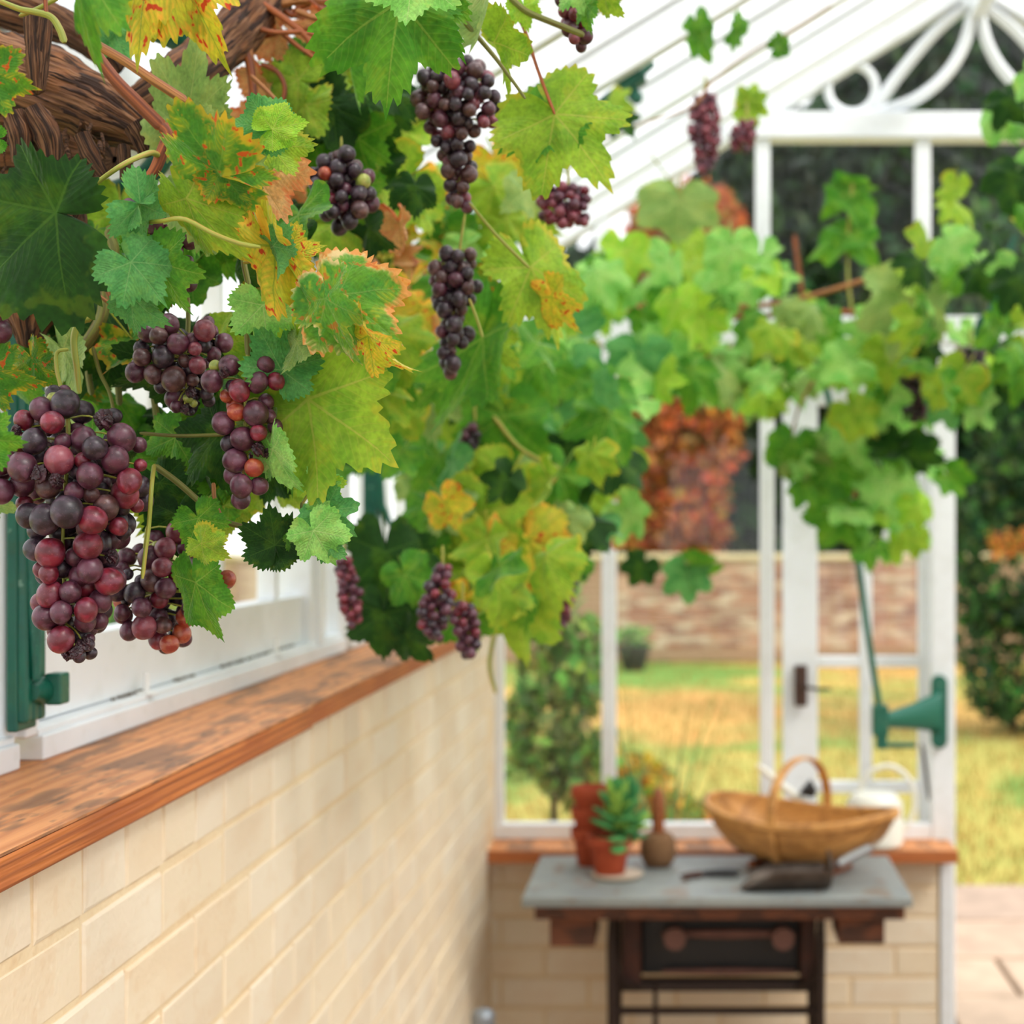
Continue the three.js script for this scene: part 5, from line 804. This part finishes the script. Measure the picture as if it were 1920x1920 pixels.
bunch('largest dark purple grape bunch hanging lowest beside the green bar', 1.27, [
  ...crop(0, 680, 6, '860 485 148 D;590 340 85 D 1;590 545 122 P;775 705 122 R;385 665 105 R;640 420 75 G 1;575 910 135 D;300 900 115 R 1;1045 885 140 P 1;850 910 90 P 1;1310 675 105 W;1275 985 130 D;1475 855 150 P;1600 930 80 P 1;890 1120 150 S;485 1195 155 P;225 1125 150 P;60 1230 150 P;200 1455 140 P;370 1385 130 P 1;1010 1220 100 D 1;1110 1120 85 R 1;1440 1110 145 P;1215 1285 135 P;1575 1340 135 R;1625 1160 70 R 1;690 1400 130 B 1;1020 1460 100 P 1;1450 1480 150 R 1;1170 1490 90 B 1;700 1270 95 W;880 1350 85 W;490 1720 140 D;725 1765 160 D;1015 1680 160 D;1300 1630 135 B 1;1245 1775 150 R;1410 1840 100 R;380 1590 90 R 1;340 1770 80 R 1;1520 1600 80 R 2;480 1880 110 D 1;300 1000 90 R 2;550 1050 110 D 2;450 780 100 D 1;330 790 60 W;1400 1330 110 P 2;820 1570 120 D 2;1080 1850 130 P 2'),
  ...crop(40, 960, 4.571, '190 320 100 D;370 345 112 R;675 285 115 R;680 490 105 P;790 590 115 R;220 490 75 R 1;190 540 78 D 1;345 520 78 R;330 695 105 R;510 675 87 P;190 775 85 R;280 890 110 P;440 845 90 P;625 830 95 R;690 760 90 P 1;560 930 90 P 1;530 380 85 P 1;545 540 85 P 1;320 1010 75 R 1;405 1080 105 R;545 1130 62 W;510 1190 58 W;420 1215 52 W;340 1130 40 W 1;790 390 55 W 1;600 280 100 D 2;560 640 90 R 2;400 480 80 D 2'),
], [[125, 740], [128, 830], [122, 920], [118, 1010], [120, 1100], [125, 1170]], { extra: 1.4, stem: 5 });
bunch('smaller mauve grape bunch just right of the largest, partly behind a leaf', 1.38, crop(40, 960, 4.571, '1370 165 95 S;1315 310 85 S;1195 290 38 G;1445 310 75 P 1;1170 390 100 P 1;1330 465 82 S;1455 440 65 P 1;1460 535 90 R;1225 575 90 B;1360 640 85 P;905 390 80 P 1;890 500 70 P 1;980 530 45 D 1;900 660 95 D;1080 680 85 D;1100 590 55 D 1;1155 800 75 P;1260 740 75 R 1;960 845 65 P;920 880 75 P 1;980 1010 78 P;1140 970 93 S;1185 1090 80 R 1;1310 1120 78 O;1270 960 70 B 1;1380 1040 75 O 1;1690 575 70 B 1;1785 570 70 O 1;1755 720 90 P;1690 770 70 P 1;1585 490 60 D 1;850 760 75 O 2;960 740 50 D 1;1130 240 80 P 2;1090 420 60 D 2;1500 820 80 P 2;1540 700 80 P 2;1420 900 80 O 2;1200 900 80 P 2'), [[277, 985], [270, 1050], [268, 1120], [275, 1190]], { stem: 4.5, extra: 0.8 });
bunch('brownish purple grape bunch in the middle with cracked berries', 1.34, crop(230, 560, 4.8, '475 255 90 P;300 325 92 P;425 370 78 B;225 465 68 D;265 555 78 B;585 435 92 P;450 550 95 D;735 480 55 S;810 315 88 S;795 220 50 P 1;740 620 72 S;620 580 55 B 1;175 675 90 P;350 700 80 B;535 745 107 B;690 750 55 B;665 850 50 W;470 900 80 P 1;620 905 42 G;655 945 35 G;600 1000 40 W;520 980 50 P 1;770 860 60 D 1;160 590 55 P 1;820 540 50 P 1;690 390 60 P 1;840 300 50 P 1;390 800 60 D 1;920 400 80 P 1;860 510 60 P 1;790 440 60 D 1;640 660 60 D 1;330 450 70 D 2;560 640 80 D 2;310 280 28 G;380 450 60 D 2;560 900 70 D 2;730 780 70 D 2'), [[352, 635], [345, 680], [350, 730]], { extra: 0.8, stem: 4 });
bunch('slender grape bunch on a yellow stalk with one bright red berry', 1.29, crop(230, 560, 4.8, '1010 620 92 P;865 615 52 G;990 690 45 W;845 755 95 P;1320 605 88 P;1265 765 95 P;1415 755 75 R;1115 850 92 R;1150 650 28 G;1030 800 60 D 1;945 880 55 O 1;1000 960 75 O 1;1065 1030 78 O;1245 1045 107 P;1290 930 70 P 1;1330 1060 60 P 1;935 1130 98 P;1270 1215 73 R;1365 1150 65 P 1;1115 1265 105 P;970 1305 70 D;1260 1360 62 W;1310 1390 45 W;1035 1460 107 P;1210 1525 82 O;985 1585 82 P 1;1110 1690 98 P;1240 1685 80 P;1070 1805 82 P;1150 960 60 D 2;1180 1420 60 P 2'), [[465, 660], [462, 720], [460, 790], [458, 860], [455, 910]], { stem: 5 });
bunch('grape bunch with one green berry under the mottled leaf', 1.36, crop(200, 160, 4.8, '280 1225 72 P;370 1345 90 P;520 1300 95 P;475 1475 82 B;690 1295 85 P;785 1400 90 P;670 1515 72 P;565 1525 60 G;700 1110 55 R;480 1130 80 D;380 1030 60 P;340 1190 62 P;740 1780 70 P 1;755 1590 45 B;570 1430 60 P 1;620 1210 70 D 1;440 1210 70 D 1;400 1260 60 D 1;700 1700 55 D 1;830 1350 60 P 1;200 1080 60 P 1;270 1110 60 D 1;640 1640 50 D 1;450 1830 60 R 1'), [[330, 375], [325, 430], [330, 490]], { stem: 4 });
bunch('dark grape bunch cut off by the left edge beside old bark', 1.3, [[18, 505, 24, 'D'], [-8, 520, 26, 'P'], [36, 552, 23, 'P'], [8, 550, 22, 'R'], [0, 585, 27, 'R'], [-10, 612, 24, 'R'], [10, 625, 20, 'P'], [-20, 560, 26, 'D'], [-6, 490, 22, 'D'], [-25, 600, 24, 'P']], [[10, 470], [5, 540], [0, 600]], {});
// bunches drawn by their outline: axis points [x, y, half width]
function looseBunch(label, z, axis, r, n, kinds, o = {}) {
  const list = [], y0 = axis[0][1], y1 = axis[axis.length - 1][1];
  for (let tries = 0; list.length < n * 1.3 && tries < 4000; tries++) {
    const y = rr(y0, y1); let i = 0; while (i < axis.length - 2 && y > axis[i + 1][1]) i++; const f = (y - axis[i][1]) / (axis[i + 1][1] - axis[i][1]), cx = mix(axis[i][0], axis[i + 1][0], f), hw = Math.max(2, mix(axis[i][2], axis[i + 1][2], f) - r * 0.8), x = cx + rr(-hw, hw), q = r * rr(0.8, 1.15);
    if (list.every((p) => Math.hypot(p[0] - x, p[1] - y) > (p[2] + q) * (tries < 1200 ? 0.86 : 0.55))) list.push([x, y, q, pick(kinds), tries < 1200 ? 0 : 1]);
  }
  return bunch(label, z, list, o.stemPts ?? [[axis[0][0], y0 - 40], ...axis.map(([x, y]) => [x, y])], { stem: 3, ...o });
}
const dk = ['D', 'P', 'D', 'B', 'P', 'D'], rd = ['R', 'P', 'R', 'S', 'P'];
looseBunch('long dark grape bunch with broad shoulders hanging against the roof glass', 1.66, [[860, 122, 50], [858, 165, 82], [860, 200, 86], [862, 230, 74], [852, 255, 44], [856, 295, 38], [862, 335, 34], [858, 372, 28], [868, 390, 20]], 13.5, 110, ['D', 'D', 'P', 'B', 'P', 'D', 'S', 'B']);
looseBunch('thin dark grape bunch below the broad shouldered one', 1.75, [[862, 476, 34], [845, 505, 44], [856, 535, 52], [850, 565, 44], [846, 590, 26], [852, 625, 36], [842, 660, 22], [848, 698, 20]], 13.5, 34, ['D', 'P', 'D', 'B', 'P'], { stemPts: [[872, 400], [862, 470], [850, 600], [846, 690]] });
looseBunch('round grape bunch with green and red berries in front of dark leaves', 1.62, [[640, 296, 28], [640, 325, 60], [646, 360, 66], [650, 395, 58], [650, 424, 30]], 14.5, 50, ['D', 'P', 'D', 'B', 'D', 'P', 'D', 'B', 'D', 'P', 'D', 'B', 'O', 'D', 'P', 'R', 'D', 'P', 'B', 'D', 'G']);
looseBunch('red grape bunch at the top edge beneath a small leaf', 1.55, [[1080, -30, 34], [1080, 10, 38], [1080, 50, 28], [1086, 86, 26]], 13, 34, rd);
looseBunch('red grape bunch resting level against the roof slope', 2.0, [[1065, 356, 40], [1060, 380, 54], [1058, 405, 50], [1068, 424, 36]], 10, 48, rd, { far: 1 });
looseBunch('long red grape bunch hanging alone in front of the white gable', 3.3, [[1322, 182, 22], [1318, 215, 32], [1322, 260, 32], [1322, 300, 24], [1320, 326, 10]], 7.5, 60, ['S', 'P', 'R', 'P', 'S'], { far: 1 });
looseBunch('small red grape bunch beside the long one near the transom', 3.3, [[1400, 232, 18], [1392, 255, 28], [1388, 284, 18]], 7.5, 26, ['S', 'P', 'R'], { far: 1 });
looseBunch('mauve grape bunch over the white window post by the sill', 2.12, [[645, 1050, 16], [650, 1075, 24], [656, 1120, 24], [662, 1172, 14]], 8.5, 34, ['P', 'S', 'R', 'P'], { far: 1 });
looseBunch('purple grape bunch hanging over the wooden sill', 2.08, [[830, 1062, 16], [826, 1095, 26], [818, 1130, 34], [812, 1165, 30], [818, 1198, 14]], 10, 48, ['P', 'R', 'D', 'P'], { far: 1 });
looseBunch('purple grape bunch with stray berries lowest above the sill', 2.12, [[868, 1130, 14], [870, 1155, 30], [880, 1190, 28], [880, 1230, 18]], 10.5, 30, ['P', 'D', 'R', 'P'], { far: 1 });
looseBunch('dark grape bunch in the shade left of the end mullion', 3.0, [[1065, 1090, 20], [1052, 1130, 28], [1045, 1165, 22], [1038, 1196, 12]], 8, 36, ['P', 'D', 'R'], { far: 1 });
looseBunch('dark grape bunch tucked among leaves above the corner', 2.8, [[955, 1110, 14], [960, 1140, 20], [955, 1170, 12]], 8, 20, ['P', 'D'], { far: 1 });
looseBunch('small red grape bunch at the foot of the dark leaves', 2.25, [[680, 1150, 14], [684, 1168, 16], [690, 1180, 8]], 7.5, 14, ['R', 'P'], { far: 1 });
looseBunch('large blackish grape bunch in front of the open door', 3.9, [[1722, 660, 30], [1722, 700, 38], [1718, 740, 34], [1722, 790, 16]], 7.5, 70, ['D', 'D', 'P'], { far: 1 });
looseBunch('blackish grape bunch right of the door post', 3.9, [[1820, 655, 26], [1818, 690, 32], [1815, 740, 14]], 7.5, 44, ['D', 'D', 'P'], { far: 1 });
looseBunch('dark grape bunch with reddened leaf above the open door', 3.8, [[1715, 535, 24], [1712, 565, 30], [1700, 600, 22]], 7.5, 40, ['D', 'D', 'P', 'O'], { far: 1 });
looseBunch('dark grape bunch hidden in leaves above the copper tree', 3.9, [[1330, 690, 18], [1335, 715, 24], [1338, 760, 10]], 7, 26, ['D', 'P'], { far: 1 });
looseBunch('dark grape bunch among leaves at the middle of the left vine', 2.5, [[890, 800, 18], [880, 825, 24], [875, 850, 12]], 9, 22, ['D', 'P'], { far: 1 });
looseBunch('dark grape bunch under the hanging leaves of the left vine', 2.5, [[875, 890, 18], [880, 915, 26], [885, 940, 14]], 9, 22, ['D', 'P'], { far: 1 });
console.log('grapes done');
renderer.render(scene, camera);
